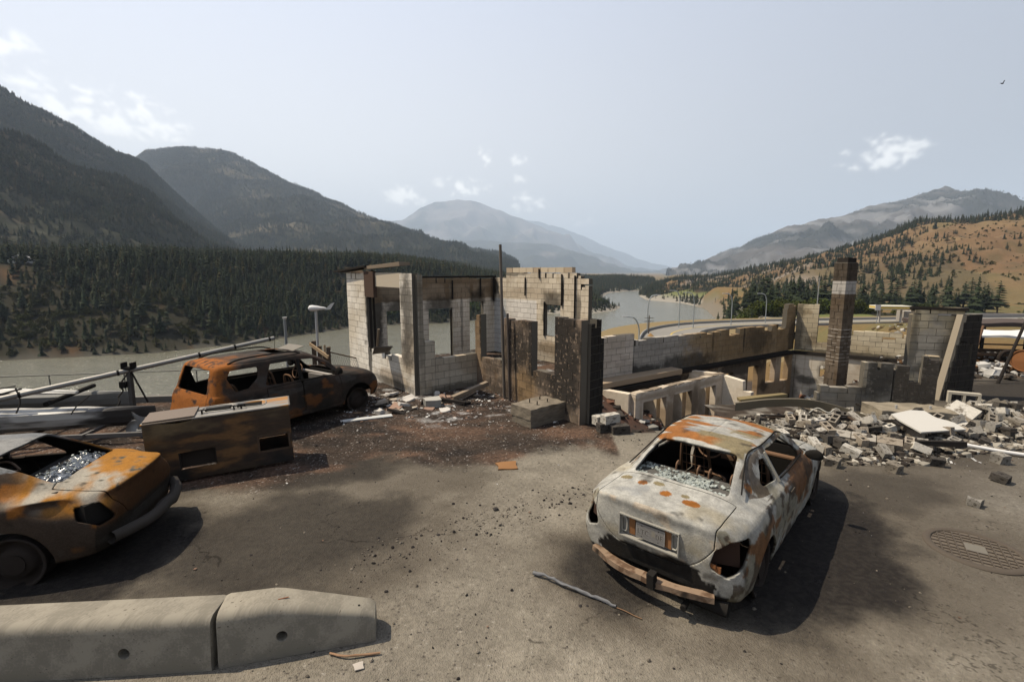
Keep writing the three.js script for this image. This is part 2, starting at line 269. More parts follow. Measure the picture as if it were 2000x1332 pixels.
hill('hill', 'orange dry grass hill dotted with pines',
  [[224, -39, 850], [251, -27, 880], [299, -18, 960], [353, -10, 985], [415, -7, 985], [464, 6, 960], [546, 25, 930], [595, 42, 890], [630, 61, 840], [630, 78, 760], [652, 76, 700], [672, 81, 650], [691, 87, 560], [738, 88, 480], [900, 90, 330]],
  [[196, -37, 690], [200, -37, 660], [216, -37, 606], [214, -37, 560], [212, -36, 515], [196, -34, 455], [188, -27, 400], [200, -20, 330], [225, -16, 285], [262, -14, 258], [300, -13, 240], [345, -12, 215], [420, -12, 180], [560, -12, 130], [760, -12, 60]],
  { n: 220, m: 90, freq: .011, amp: 15, pow: .92, uvs: 16, seed: 11, trees: 15000, h: [5, 13], tag: 1, bias: .8,
    density: (x, y, f, s, t) => { const c = fbm2(x * .014 + 4, f * .014, 4); let d = .04 + .96 * sstep(.02, .25, c); if (s > .86) d = Math.max(d, t > .25 && t < .72 ? .9 : .75); if (t < .62) d = Math.max(d, .9 * sstep(-.35, .15, fbm2(x * .03, f * .03 + 5, 3))); if (s < .15 && t > .62) d *= .25; return clamp(d * (t > .6 && s < .85 ? .55 : 1)); },
    color: (x, y, f, s, t) => { const n = fbm2(x * .02, f * .02, 4), q = fbm2(x * .09, f * .09, 4); let c = mix3([.17, .105, .056], [.21, .14, .075], sstep(-.3, .4, n)); c = mix3(c, [.115, .085, .045], sstep(.05, .4, q) * .8); c = mix3(c, [.16, .13, .06], sstep(.1, .4, fbm2(x * .01, f * .01 + 3, 3)) * .6); if (t < .65 && s < .5) c = mix3(c, [.105, .085, .05], .75 * sstep(.5, .2, s)); if (t < .5) c = mix3(c, [.22, .18, .14], sstep(.05, .3, fbm2(x * .03 + 7, f * .03, 4) + (.5 - t) * .4)); return c; } });
// ---------- trees ----------
function coniferGeo(seed, o) {   // unit height; returns {crown, trunk}
  const r = rng(seed), pos = [], idx = [], col = [];
  const put = (x, y, z, c) => { pos.push(x, y, z); col.push(...c); return pos.length / 3 - 1; };
  for (let t = 0; t < o.tiers; t++) {
    const k = t / (o.tiers - 1), y = lerp(o.base, .985, k), rad = o.rad * Math.pow(1 - k * .985, o.p) * (.75 + .5 * r()), n = Math.max(3, Math.round(lerp(o.nb, 4, k)));
    for (let b = 0; b < n; b++) {
      if (r() < o.gap) continue;
      const a = (b + r()) / n * 6.283 + t * 1.3, R = rad * (.6 + .6 * r()), dr = o.droop * R + .01, w = R * (.42 + .3 * r()) + .008, tone = .75 + .5 * r(), c = [.026 * tone, .034 * tone, .017 * tone];
      const ca = Math.cos(a), sa = Math.sin(a), m = .58 * R, y0 = y + (r() - .5) * .03;
      const p0 = put(0, y0 + .02, 0, c), p1 = put(ca * m - sa * w, y0 - dr * .75 - .012, sa * m + ca * w, c), p2 = put(ca * R, y0 - dr * (.6 + .4 * r()), sa * R, c), p3 = put(ca * m + sa * w, y0 - dr * .75 - .012, sa * m - ca * w, c), p4 = put(ca * m, y0 - dr * .2 + .012, sa * m, c);
      idx.push(p0, p1, p4, p1, p2, p4, p2, p3, p4, p3, p0, p4);
    }
  }
  const crown = geo(pos, idx, col), trunk = new THREE.CylinderGeometry(.006, .016, .9, 6, 1); trunk.translate(0, .45, 0);
  return { crown, trunk };
}
const CON = [coniferGeo(1, { tiers: 15, base: .12, rad: .20, p: .85, nb: 8, droop: .5, gap: .12 }), coniferGeo(2, { tiers: 13, base: .22, rad: .19, p: .62, nb: 7, droop: .25, gap: .22 }), coniferGeo(3, { tiers: 16, base: .06, rad: .17, p: .95, nb: 8, droop: .6, gap: .1 }), coniferGeo(4, { tiers: 11, base: .3, rad: .23, p: .5, nb: 7, droop: .12, gap: .25 })];
const crownMat = std({ vertexColors: true, roughness: .95, side: THREE.DoubleSide }), barkMat = mat(.09, .06, .042, 1);
const whole = CON.map(({ crown, trunk }) => { const t = trunk.toNonIndexed(), c = crown.toNonIndexed(); const cc = new Float32Array(t.attributes.position.count * 3); for (let i = 0; i < cc.length; i += 3) { cc[i] = .07; cc[i + 1] = .05; cc[i + 2] = .035; } t.setAttribute('color', new THREE.BufferAttribute(cc, 3)); return mergeGeometries([c, t]); });
function leafBlob(seed, n) {   // unit bush: small leaf clumps through a lumpy volume
  const r = rng(seed), pos = [], idx = [], col = [];
  const lumps = [...Array(7)].map(() => [(r() - .5) * .8, .3 + r() * .5, (r() - .5) * .8, .2 + r() * .16]);
  for (let i = 0; i < n; i++) {
    const L = lumps[Math.floor(r() * 7)], a = r() * 6.283, u = r() * 2 - 1, q = Math.sqrt(1 - u * u), R = L[3] * (.6 + .45 * r()), cx = L[0] + R * q * Math.cos(a), cy = Math.max(.03, L[1] + R * u), cz = L[2] + R * q * Math.sin(a), s = .05 + .04 * r(), tone = .7 + .6 * r();
    const k = pos.length / 3; for (let v = 0; v < 4; v++) { pos.push(cx + (r() - .5) * s * 2.4, cy + (r() - .5) * s * 2, cz + (r() - .5) * s * 2.4); col.push(.055 * tone, .075 * tone, .02 * tone); } idx.push(k, k + 1, k + 2, k + 1, k + 3, k + 2);
  }
  return geo(pos, idx, col);
}
const BUSH = [leafBlob(1, 420), leafBlob(2, 420), leafBlob(3, 420)];
const M4 = (x, y, f, sx, sy, turn) => new THREE.Matrix4().compose(new THREE.Vector3(x, y, -f), new THREE.Quaternion().setFromAxisAngle(new THREE.Vector3(0, 1, 0), turn), new THREE.Vector3(sx, sy, sx));
function scatter(name, label, category, geoList, pts, material) {   // one mass of countless far plants
  geoList.forEach((g, v) => {
    const mine = pts.filter((_, i) => i % geoList.length === v); if (!mine.length) return;
    const im = new THREE.InstancedMesh(g, material, mine.length), r = rng(v + 50), c = new THREE.Color();
    mine.forEach(([x, y, f, h, tint], i) => { im.setMatrixAt(i, M4(x, y, f, h * (.8 + .5 * r()), h, r() * 6.28)); const t = .7 + .6 * r(), ti = Array.isArray(tint) ? tint : r() < .16 ? [1.7, 1.25, 1] : [1, 1, 1]; im.setColorAt(i, c.setRGB(t * (.9 + .3 * r()) * ti[0], t * ti[1], t * ti[2])); });
    im.castShadow = im.receiveShadow = true;
    addTop(im, name, label, category, null, 'stuff');
  });
}
const nearTrees = [];   // candidates near enough to be told apart
{
  const r = rng(21);
  // slope of the far bank and the bench above it
  for (let k = 0; k < 80000; k++) {
    const t = r(), x = lerp(-560, 130, t), f = 120 + r() * 780, dr = sdPoly(RIVER, x, f); if (dr < 2 || dr > 420 || f < 150 - (x + 200) * .25 || (x > 60 && f < 430)) continue;
    const n = fbm2(x * .016, f * .016, 3), open = x < -130 && dr < 112 ? clamp(.50 + 1.7 * n + .35 * sstep(-230, -150, x)) : clamp(.8 + 1.1 * n); const bench = dr > 118 && dr < 175 && x < -60 && x > -330 ? .45 : 1;
    if (r() > open * bench) continue;
    const h = dr < 12 ? 2.5 + 4 * r() : 6 + 8 * r() * r() + (dr > 90 ? 2 : 0);
    nearTrees.push([x, terrainH(x, f) - .3, f, h, 'bank']);
  }
  for (let k = 0; k < 26000; k++) { const f = lerp(560, 1500, r()), x = lerp(-260, 360, r()), dr = sdPoly(RIVER, x, f); if (dr > 5 && x < 330 && (x < 100 || f > 640 + (x - 100) * 1.6)) forestPts.push([x, terrainH(x, f) - .5, f, 7 + 8 * r() * r(), 0]); }
  for (let k = 0; k < 420; k++) { const f = lerp(225, 450, r()), x = lerp(85, 230, r()); if (sdPoly(RIVER, x, f) > 3 && fbm2(x * .03, f * .03, 2) > -.25) { const y = terrainH(x, f); if (r() < .4) forestPts.push([x, y - .4, f, 5 + 8 * r() * r(), 0]); else scrubPts.push([x, y - .3, f, 1.5 + 3 * r(), [.95, .9, .7]]); } }
  // tall conifers at the foot of the grassy hill
  for (let k = 0; k < 330; k++) {
    const u = r(), x = lerp(84, 262, u), f = lerp(262, 214, u) + (r() - .5) * 60; if (sdPoly(RIVER, x, f) < 12) continue;
    const cl = fbm2(x * .05, f * .05 + 20, 2); if (cl < -.12 || x > 235) continue;
    nearTrees.push([x, terrainH(x, f) - .2, f, 6 + 11 * r() * r() + 2, 'foot']);
  }
  for (const [x, f, h] of [[196, 203, 17], [203, 206, 13], [191, 210, 10], [172, 208, 13], [168, 212, 9], [181, 204, 8], [92, 172, 12], [83, 166, 8], [97, 180, 9], [150, 220, 16], [156, 214, 14], [141, 218, 15], [133, 224, 17], [124, 226, 14]]) nearTrees.push([x, terrainH(x, f) - .2, f, h, 'foot']);
  for (let i = forestPts.length - 1; i >= 0; i--) if (forestPts[i][4] === 1 && Math.hypot(forestPts[i][0], forestPts[i][2]) < 620) { const p = forestPts.splice(i, 1)[0]; p[4] = 'grass'; p[3] = Math.max(6, p[3]); nearTrees.push(p); }
}
{
  const size = p => (p[4] === 'bank' ? 1 : 1.15) * p[3] / Math.hypot(p[0], p[2]);
  const inView = p => p[2] > 30 && Math.abs(p[0]) < p[2] * 1.05;
  nearTrees.sort((a, b) => (inView(b) - inView(a)) || size(b) - size(a));
  const r = rng(31), L = { bank: ['dark conifer on the steep far bank of the river', 'conifers on the far river bank'], foot: ['tall dark conifer at the foot of the orange grassy hill', 'conifers at the foot of the grassy hill'], grass: ['pine standing on the slope of the orange grassy hill', 'pines dotted over the grassy hill'] };
  nearTrees.slice(0, 300).forEach(([x, y, f, h, k]) => {
    const v = Math.floor(r() * 4), g = thing('conifer_tree', L[k][0], 'tree', L[k][1], x, y, f, r() * 6.28), w = .85 + .5 * r(); g.scale.set(h * w, h, h * w);
    part(g, 'trunk', CON[v].trunk, barkMat); part(g, 'crown', CON[v].crown, crownMat);
  });
  scatter('forest', 'dense dark conifer forest covering the river bank and the mountains', 'forest', whole, [...nearTrees.slice(300), ...forestPts], crownMat);
  // shrubs: green leafy thickets by the water and the road, dry scrub on the hill
  const sh = scrubPts; const rr = rng(41);
  for (let k = 0; k < 260; k++) { const u = rr(), x = lerp(-118, -20, u), f = lerp(352, 420, u) + rr() * 26; if (sdPoly(RIVER, x, f) > 3) sh.push([x, terrainH(x, f) - .5, f, 3 + 5 * rr(), [1.0, 1.15, .9]]); }
  for (let k = 0; k < 240; k++) { const u = rr(), x = lerp(70, 140, u), f = lerp(158, 182, u) + rr() * 26; if (sdPoly(RIVER, x, f) > 3) sh.push([x, terrainH(x, f) - .4, f, 2 + 4 * rr(), [.95, .85, .55]]); }
  for (let k = 0; k < 200; k++) { const x = lerp(35, 130, rr()), f = lerp(452, 640, rr()); if (sdPoly(RIVER, x, f) > 14 && x < 110) sh.push([x, terrainH(x, f) - .4, f, 3 + 5 * rr(), [1.2, 1.3, 1]]); }
  for (let k = 0; k < 320; k++) { const x = lerp(60, 420, rr()), f = lerp(110, 300, rr()); if (sdPoly(RIVER, x, f) > 3 && x / f > .4 && fbm2(x * .04, f * .04, 2) > .05) sh.push([x, terrainH(x, f) - .2, f, .8 + 1.4 * rr(), [1.2, 1, .9]]); }
  for (let k = 0; k < 900; k++) { const u = rr(), a = [[-292, 179], [-228, 211], [-174, 231], [-144, 269], [-112, 338]], i = Math.min(3, Math.floor(u * 4)), q = u * 4 - i, x = lerp(a[i][0], a[i + 1][0], q) - rr() * 60, f = lerp(a[i][1], a[i + 1][1], q) + rr() * 70, d = sdPoly(RIVER, x, f); if (d > 3 && d < 105) sh.push([x, terrainH(x, f) - .3, f, 1.5 + 2.5 * rr(), [.8, .62, .6]]); }
  scatter('shrub_thicket', 'leafy green shrubs along the water and the road', 'shrubs', BUSH, sh, crownMat);
}
scene.fog = new THREE.FogExp2(new THREE.Color().setRGB(.67, .815, 1.0), 8.0e-5);
// ---------- the lot ----------
const LX0 = -14, LX1 = 18, LF0 = -3, LF1 = 22;
// burnt ground; patch round the coupe also paints its shadow darker: [x, f, rx, rf, strength, turn]
const SOOT_AND_SHADE = [[-3.0, 5.9, 2.4, 1.7, .88, .3], [-1.9, 7.4, 1.7, .8, .6, .2], [5.6, 5.6, 1.7, 1.2, .6, .3], [-1.1, 6.5, .8, .35, .45, .2], [-.2, 5.6, .5, .3, .25, 0], [3.75, 5.85, 2.5, 1.5, 1, .8], [1.25, 5.2, .95, .9, .95, .4], [2.5, 4.2, 1.1, .5, .55, .3], [5.6, 7.2, 2.2, 1.0, .8, .3], [4.8, 4.9, 1.3, .8, .62, .5], [5.9, 6.2, 1.3, .55, .55, .1], [-5.5, 5.4, 2.4, 1.7, 1, 0], [-3.2, 8.0, 1.8, .9, .9, .2], [-6, 9.5, 4, 3, .95, 0], [-8, 12, 4, 2, .9, 0], [7.5, 9.3, 3.2, 1.6, .75, 0], [11.5, 10.5, 4, 2.2, .55, 0], [15, 13, 4, 3, .9, 0], [8.6, 7.2, 1.0, .5, .3, 0], [4.4, 3.4, 2.4, .5, .35, .2], [7.6, 4.6, 1.4, .6, .2, 0]];
function sootShadeAt(x, f) {
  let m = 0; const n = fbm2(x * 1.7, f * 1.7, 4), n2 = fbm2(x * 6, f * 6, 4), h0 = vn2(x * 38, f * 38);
  for (const [sx, sf, rx, rf, s, t] of SOOT_AND_SHADE) { const c = Math.cos(t), q = Math.sin(t), dx = x - sx, df = f - sf, X = (dx * c + df * q) / rx, Y = (-dx * q + df * c) / rf, r = Math.sqrt(X * X + Y * Y); if (r < 2) m = Math.max(m, s * sstep(1.45, .5, r + n * .3 + n2 * .07 + .03 * h0)); }
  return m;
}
const dirtEdge = x => 8.35 + .25 * Math.max(0, x + 1) + (x < -2.5 ? (-2.5 - x) * -.5 : 0) + .25 * Math.sin(x * 2.1) + 3 * sstep(1.7, 3.4, x + .3 * Math.sin(x * 9));
function groundColor(x, f) {
  const h = vn2(x * 61, f * 61), h2 = vn2(x * 27 + 9, f * 27), n = fbm2(x * .7, f * .7, 4), m = fbm2(x * 3.1, f * 3.1, 4);
  let c = mix3([.19, .167, .132], [.24, .212, .168], sstep(-.5, .5, n * .7 + m * .5));
  c = mix3(c, [.155, .140, .118], sstep(3, 9, x + 2 * n) * .7);
  const k = 1 + .17 * h + .12 * h2 + .1 * m; c = [c[0] * k, c[1] * k, c[2] * k];
  if (h > .8 && h2 > .2) c = [.31, .28, .235]; else if (h < -.86) c = [.07, .06, .05];
  const s = sootShadeAt(x, f) * (1 + .05 * h2); c = mix3(c, mix3([.062, .049, .036], [.022, .019, .017], sstep(.5, 1, s)), clamp(s * .98));
  // gravelly scorched dirt towards the ruins
  const d = sstep(-.35, .35, f - dirtEdge(x) + n * .5 + m * .35);
  if (d > 0) {
    let q = mix3([.050, .038, .030], [.115, .072, .050], sstep(-.25, .45, fbm2(x * .9 + 4, f * 1.4, 4))); q = mix3(q, [.024, .021, .019], sstep(-.1, .4, fbm2(x * 1.1 - 6, f * 1.8, 4)) * .8);
    const ash = sstep(.12, .5, fbm2(x * 2.2 + 3, f * 3.2, 4)) * sstep(10.2, 11.8, f - Math.abs(x + 2) * .25 + n) * sstep(3, 1, Math.abs(x + 1.6) - 1.6); q = mix3(q, [.36, .35, .335], ash * .75);
    const kk = 1 + .45 * h + .3 * h2; q = [q[0] * kk, q[1] * kk, q[2] * kk]; if (h > .62 && vn2(x * 19, f * 19) > .2) q = [.34, .32, .30];
    c = mix3(c, q, d);
  }
  // hairline cracks in the asphalt
  const cr = Math.abs(vn2(x * .55 + 40 + .5 * m, f * .8 + .6 * n)); if (cr < .011 && vn2(x * 1.3, f * 1.3 + 9) > 0 && d < .5) c = [c[0] * .5, c[1] * .5, c[2] * .5];
  return c;
}
{
  const st = .125, nx = Math.round((LX1 - LX0) / st), nf = Math.round((LF1 - LF0) / st), pos = [], uv = [], idx = [], id = new Int32Array((nx + 1) * (nf + 1)).fill(-1);
  const at = (i, j) => { const k = j * (nx + 1) + i; if (id[k] < 0) { let x = LX0 + i * st, f = LF0 + j * st; id[k] = pos.length / 3; const d = sstep(-.2, .5, f - dirtEdge(x)); pos.push(x, .012 * fbm2(x * .8, f * .8, 3) + d * .03 * fbm2(x * 3, f * 3, 3), -f); uv.push((x - LX0) / (LX1 - LX0), (f - LF0) / (LF1 - LF0)); } return id[k]; };
  for (let j = 0; j < nf; j++) for (let i = 0; i < nx; i++) { const x = LX0 + (i + .5) * st, f = LF0 + (j + .5) * st; if (sdPoly(LOT, x, f) > -.02) continue; const a = at(i, j), b = at(i + 1, j), c = at(i, j + 1), d = at(i + 1, j + 1); idx.push(a, b, c, b, d, c); }
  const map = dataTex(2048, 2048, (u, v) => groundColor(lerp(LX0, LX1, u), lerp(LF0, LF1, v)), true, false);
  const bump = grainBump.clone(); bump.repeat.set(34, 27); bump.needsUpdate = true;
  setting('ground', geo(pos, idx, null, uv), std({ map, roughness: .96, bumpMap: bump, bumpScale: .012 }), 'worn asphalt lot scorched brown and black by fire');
}
// loose stones and char, too many to count
function debris(name, label, category, g, n, seed, where, size, tint, m) {
  const r = rng(seed), im = new THREE.InstancedMesh(g, m, n), q = new THREE.Quaternion(), e = new THREE.Euler(), c = new THREE.Color(); let k = 0, guard = 0;
  while (k < n && guard++ < n * 40) { const p = where(r); if (!p) continue; const s = size(r), [x, y, f] = p; e.set(r() * .7 - .35, r() * 6.28, r() * .7 - .35); im.setMatrixAt(k, new THREE.Matrix4().compose(new THREE.Vector3(x, y + s * .12, -f), q.setFromEuler(e), new THREE.Vector3(s * (.7 + .6 * r()), s * (.5 + .5 * r()), s * (.7 + .6 * r())))); im.setColorAt(k, c.setRGB(...tint(r))); k++; }
  im.count = k; im.castShadow = im.receiveShadow = true; return addTop(im, name, label, category, null, 'stuff');
}
const stoneGeo = rough(new THREE.IcosahedronGeometry(.5, 1), .16, 3.1);
const onLot = (x, f) => sdPoly(LOT, x, f) < -.1;
debris('gravel', 'loose gravel and char crumbs scattered over the asphalt', 'gravel', stoneGeo, 2400, 61, r => {
  const q = r(); let x, f;
  if (q < .3) { x = lerp(-1.9, 1.3, r()); f = 5.35 + (x + 1.9) * .62 + (r() + r() + r() - 1.5) * .55; } else if (q < .55) { x = lerp(-5, 3, r()); f = lerp(8.7, 13, r()); } else { x = lerp(-4, 9, r()); f = 3 + 7 * Math.pow(r(), 1.3); }
  return onLot(x, f) ? [x, 0, f] : null;
}, r => .008 + .03 * Math.pow(r(), 4) + (r() < .02 ? .03 : 0), r => { const t = .6 + .8 * r(); return r() < .55 ? [.035 * t, .031 * t, .029 * t] : [.17 * t, .145 * t, .115 * t]; }, mat(1, 1, 1, .95));
const flakeGeo = rough(new THREE.BoxGeometry(1, .12, .7, 2, 1, 2), .14, 2.3);
debris('ash_flakes', 'pale ash flakes and plaster chips on the burnt dirt', 'debris', flakeGeo, 2400, 62, r => {
  const q = r(); let x, f; if (q < .62) { x = lerp(-4.4, 1.2, r()); f = lerp(9.6, 13.6, Math.pow(r(), .6)); if (r() > sstep(8.6, 12, f + fbm2(x * 1.4, f * 1.4, 3) * 2.2)) return null; } else if (q < .75) { x = lerp(-4, 8, r()); f = lerp(3.4, 9, r()); if (r() > .07) return null; } else { x = lerp(5, 13, r()); f = lerp(8.2, 11.5, r()); if (r() > .5) return null; }
  return onLot(x, f) ? [x, .005, f] : null;
}, r => .010 + .075 * Math.pow(r(), 4), r => { const t = .55 + .55 * r(); return r() < .62 ? [.55 * t, .53 * t, .5 * t] : [.22 * t, .14 * t, .1 * t]; }, mat(1, 1, 1, .9));
// ---------- ruined block buildings ----------
const EYE = camera.position;
const WHITE = [.80, .74, .64], CREAM = [.56, .47, .34], GREY = [.35, .325, .285], HEAT = [.25, .165, .085], CHAR = [.030, .027, .024];
function wallTex(L, y0, y1, col) {
  const W = Math.min(1024, Math.round(L * 90)), Hh = Math.min(512, Math.round((y1 - y0) * 90));
  return dataTex(W, Hh, (u, v) => col(u * L, y0 + v * (y1 - y0)), true, false);
}
const hash = (a, b) => HV[PERM[PERM[a & 255] + (b & 255)]] * .5 + .5;
// soot in blots with ragged edges: list of [s, y, rs, ry, strength]
function blots(list, s, y, seed) { let m = 0; const n = fbm2(s * 2.2 + seed, y * 2.2, 4), n2 = fbm2(s * 9 + seed, y * 9, 3); for (const [bs, by, rs, ry, k] of list) { const X = (s - bs) / rs, Y = (y - by) / ry, r = Math.sqrt(X * X + Y * Y); if (r < 2.2) m = Math.max(m, k * sstep(1.35, .55, r + n * .55 + n2 * .22)); } return m; }
function paint(o) {   // o: base, tone spread, soot blots, heat blots, bare (grey) blots, drips
  return (s, y) => {
    const row = Math.floor(y / .2), cell = Math.floor((s + (row & 1) * .2) / .4), t = hash(cell + (o.seed | 0), row * 7 + 3);
    let c = mix3(o.base, o.base2 ?? o.base, sstep(-.3, .5, fbm2(s * .8 + o.seed, y * .8, 3))), k = 1 + (t - .5) * (o.tone ?? .22) + .10 * fbm2(s * 14, y * 14, 3); c = [c[0] * k, c[1] * k, c[2] * k];
    const g = fbm2(s * 3.1 + o.seed * 3, y * 2.3, 4); c = mix3(c, [c[0] * .62, c[1] * .56, c[2] * .48], sstep(.05, .55, g) * (o.grime ?? .6));
    if (o.bare) c = mix3(c, [GREY[0] * k, GREY[1] * k, GREY[2] * k], blots(o.bare, s, y, o.seed + 5));
    if (o.heat) c = mix3(c, [HEAT[0] * k, HEAT[1] * k, HEAT[2] * k], blots(o.heat, s, y, o.seed + 9) * .92);
    const dr = vn2(s * 11 + o.seed, y * .35) * .6 + vn2(s * 27, y * .5) * .4; c = mix3(c, [c[0] * .45, c[1] * .4, c[2] * .34], sstep(.35, .8, dr) * (o.drips ?? .35));
    if (o.soot) { let q = blots(o.soot, s, y, o.seed + 13); const fl = fbm2(s * 16, y * 16, 3); if (fl > .34 && o.flake) q *= 1 - o.flake; c = mix3(c, CHAR, q * .94); }
    if (o.fn) c = o.fn(s, y, c, k);
    return c;
  };
}
const boxGeo = (s0, s1, y0, y1, t0, t1, L, Y0, Y1) => {   // wall-local box with wall uv
  const g = new THREE.BoxGeometry(s1 - s0, y1 - y0, t1 - t0); g.translate((s0 + s1) / 2, (y0 + y1) / 2, (t0 + t1) / 2);
  const p = g.attributes.position, u = g.attributes.uv; for (let i = 0; i < p.count; i++) u.setXY(i, p.getX(i) / L, (p.getY(i) - Y0) / (Y1 - Y0)); return g;
};
function building(name, label, category) { const g = thing(name, label, category); g.blocks = []; return g; }
const topAt = (top, s) => { if (typeof top === 'number') return top; for (let i = top.length - 1; i >= 0; i--) if (s >= top[i][0]) return top[i][1]; return top[0][1]; };   // stepped profile
function wallMat(o, L, Y0, Y1) { const bump = grainBump.clone(); bump.repeat.set(L * 1.2, (Y1 - Y0) * 1.2); bump.needsUpdate = true; return std({ map: wallTex(L, Y0, Y1, o.holes && o.fan ? (s, y) => { let c = o.col(s, y); for (const [a, b, , d] of o.holes) { const X = Math.abs(s - (a + b) / 2) / ((b - a) * .5), Y = (y - d) / .6; if (Y > -.15 && Y < 1.2 && X < 2) c = mix3(c, CHAR, .78 * sstep(1.15, .35, Math.max(X * .75, Y) + .4 * fbm2(s * 4, y * 4, 4))); } return c; } : o.col), roughness: .93, bumpMap: bump, bumpScale: .006, side: THREE.DoubleSide }); }
function blockWall(b, o) {
  const [ax, af] = o.a, [bx, bf] = o.b, L = Math.hypot(bx - ax, bf - af), t = o.t ?? .2, ch = o.ch ?? .2, bl = o.bl ?? .4, Y0 = o.y0 ?? 0, Y1 = o.y1, r = rng(o.seed ?? 1);
  const m = wallMat({ fan: 1, ...o }, L, Y0, Y1), core = [], blocks = [], rows = Math.ceil((Y1 - Y0) / ch - .01), J = .006;
  for (let k = 0; k < rows; k++) {
    const y0 = Y0 + k * ch, y1 = y0 + ch, ym = (y0 + y1) / 2;
    let cuts = [0, L]; for (let s = (k & 1) * bl / 2; s < L; s += bl) cuts.push(s);
    for (const q of o.holes ?? []) if (q[3] > y0 + .02 && q[2] < y1 - .02) cuts.push(q[0], q[1]);
    if (Array.isArray(o.top)) for (const q of o.top) cuts.push(q[0]);
    cuts = cuts.filter(s => s >= 0 && s <= L).sort((a, c) => a - c);
    for (let i = 0; i < cuts.length - 1; i++) {
      const s0 = cuts[i], s1 = cuts[i + 1]; if (s1 - s0 < .03) continue; const sm = (s0 + s1) / 2;
      if ((o.holes ?? []).some(q => sm > q[0] && sm < q[1] && ym > q[2] && ym < q[3])) continue;
      const tp = topAt(o.top ?? Y1, sm) + (o.ragged ? (r() - .5) * o.ragged : 0); if (ym > tp) continue;
      const out = (r() - .5) * .006, bare = o.top && ym + ch > tp - .02 && r() < .8, c1 = bare ? y1 - r() * r() * ch * .55 : y1, c0 = bare && r() < .4 ? s0 + r() * .08 : s0;
      core.push(boxGeo(c0, s1, y0, c1 - (bare ? .012 : 0), -t / 2 + .008, t / 2 - .008, L, Y0, Y1));
      blocks.push(boxGeo(c0 + J, s1 - J, y0 + J, c1 - J, -t / 2 + out, t / 2 + out, L, Y0, Y1));
    }
  }
  const w = part(b, 'wall', mergeGeometries(core), mortarMat); w.position.set(ax, 0, -af); w.rotation.y = Math.atan2(bf - af, bx - ax); if (o.lean) { w.rotation.order = 'YXZ'; w.rotation.x = o.lean; } w.updateMatrix();
  if (o.label) w.userData.label = o.label;
  const nrm = new THREE.Vector3(0, 0, 1).applyMatrix4(new THREE.Matrix4().extractRotation(w.matrix));
  for (const g of blocks) { g.computeBoundingBox(); const c = g.boundingBox.getCenter(new THREE.Vector3()).applyMatrix4(w.matrix), z = g.boundingBox.getSize(new THREE.Vector3()), v = c.clone().sub(EYE), d = v.length(); b.blocks.push({ g, w, m, score: (o.vis ?? 1) * z.x * z.y * (Math.abs(v.dot(nrm)) / d + .1) / (d * d) }); }
  return w;
}
function finishBlocks(b, name = 'block', most = 300) {
  b.blocks.sort((p, q) => q.score - p.score); b.blocks.slice(0, most).forEach(k => part(k.w, name, k.g, k.m));
  const rest = b.blocks.slice(most); if (!rest.length) return; const by = new Map(); for (const k of rest) { const g = k.g.clone().applyMatrix4(k.w.matrix); by.has(k.m) ? by.get(k.m).push(g) : by.set(k.m, [g]); }
  const ms = [...by.keys()], mesh = part(b, 'masonry', mergeGeometries(ms.map(m => mergeGeometries(by.get(m))), true), ms); mesh.userData.kind = 'stuff';
}
function slabWall(b, o) {   // plastered or cast wall with openings
  const [ax, af] = o.a, [bx, bf] = o.b, L = Math.hypot(bx - ax, bf - af), t = o.t ?? .2, Y0 = o.y0, Y1 = o.y1, sh = new THREE.Shape();
  const outline = o.outline ?? [[0, Y0], [L, Y0], [L, Y1], [0, Y1]]; outline.forEach(([s, y], i) => i ? sh.lineTo(s, y) : sh.moveTo(s, y));
  for (const [s0, s1, y0, y1] of o.holes ?? []) { const h = new THREE.Path(); h.moveTo(s0, y0); h.lineTo(s0, y1); h.lineTo(s1, y1); h.lineTo(s1, y0); h.closePath(); sh.holes.push(h); }
  const g = new THREE.ExtrudeGeometry(sh, { depth: t - .02, bevelEnabled: true, bevelThickness: .01, bevelSize: .008, bevelSegments: 1 }); g.translate(0, 0, -t / 2 + .01);
  const p = g.attributes.position, u = g.attributes.uv; for (let i = 0; i < p.count; i++) u.setXY(i, p.getX(i) / L, (p.getY(i) - Y0) / (Y1 - Y0));
  const w = part(b, o.name ?? 'wall', g, wallMat(o, L, Y0, Y1)); w.position.set(ax, 0, -af); w.rotation.y = Math.atan2(bf - af, bx - ax); if (o.label) w.userData.label = o.label; return w;
}
const mortarMat = mat(.13, .115, .092, .97), charWood = mat(.028, .024, .021, .92), burntSteel = mat(.115, .075, .048, .72, .5), ashWood = mat(.24, .19, .14, .95);

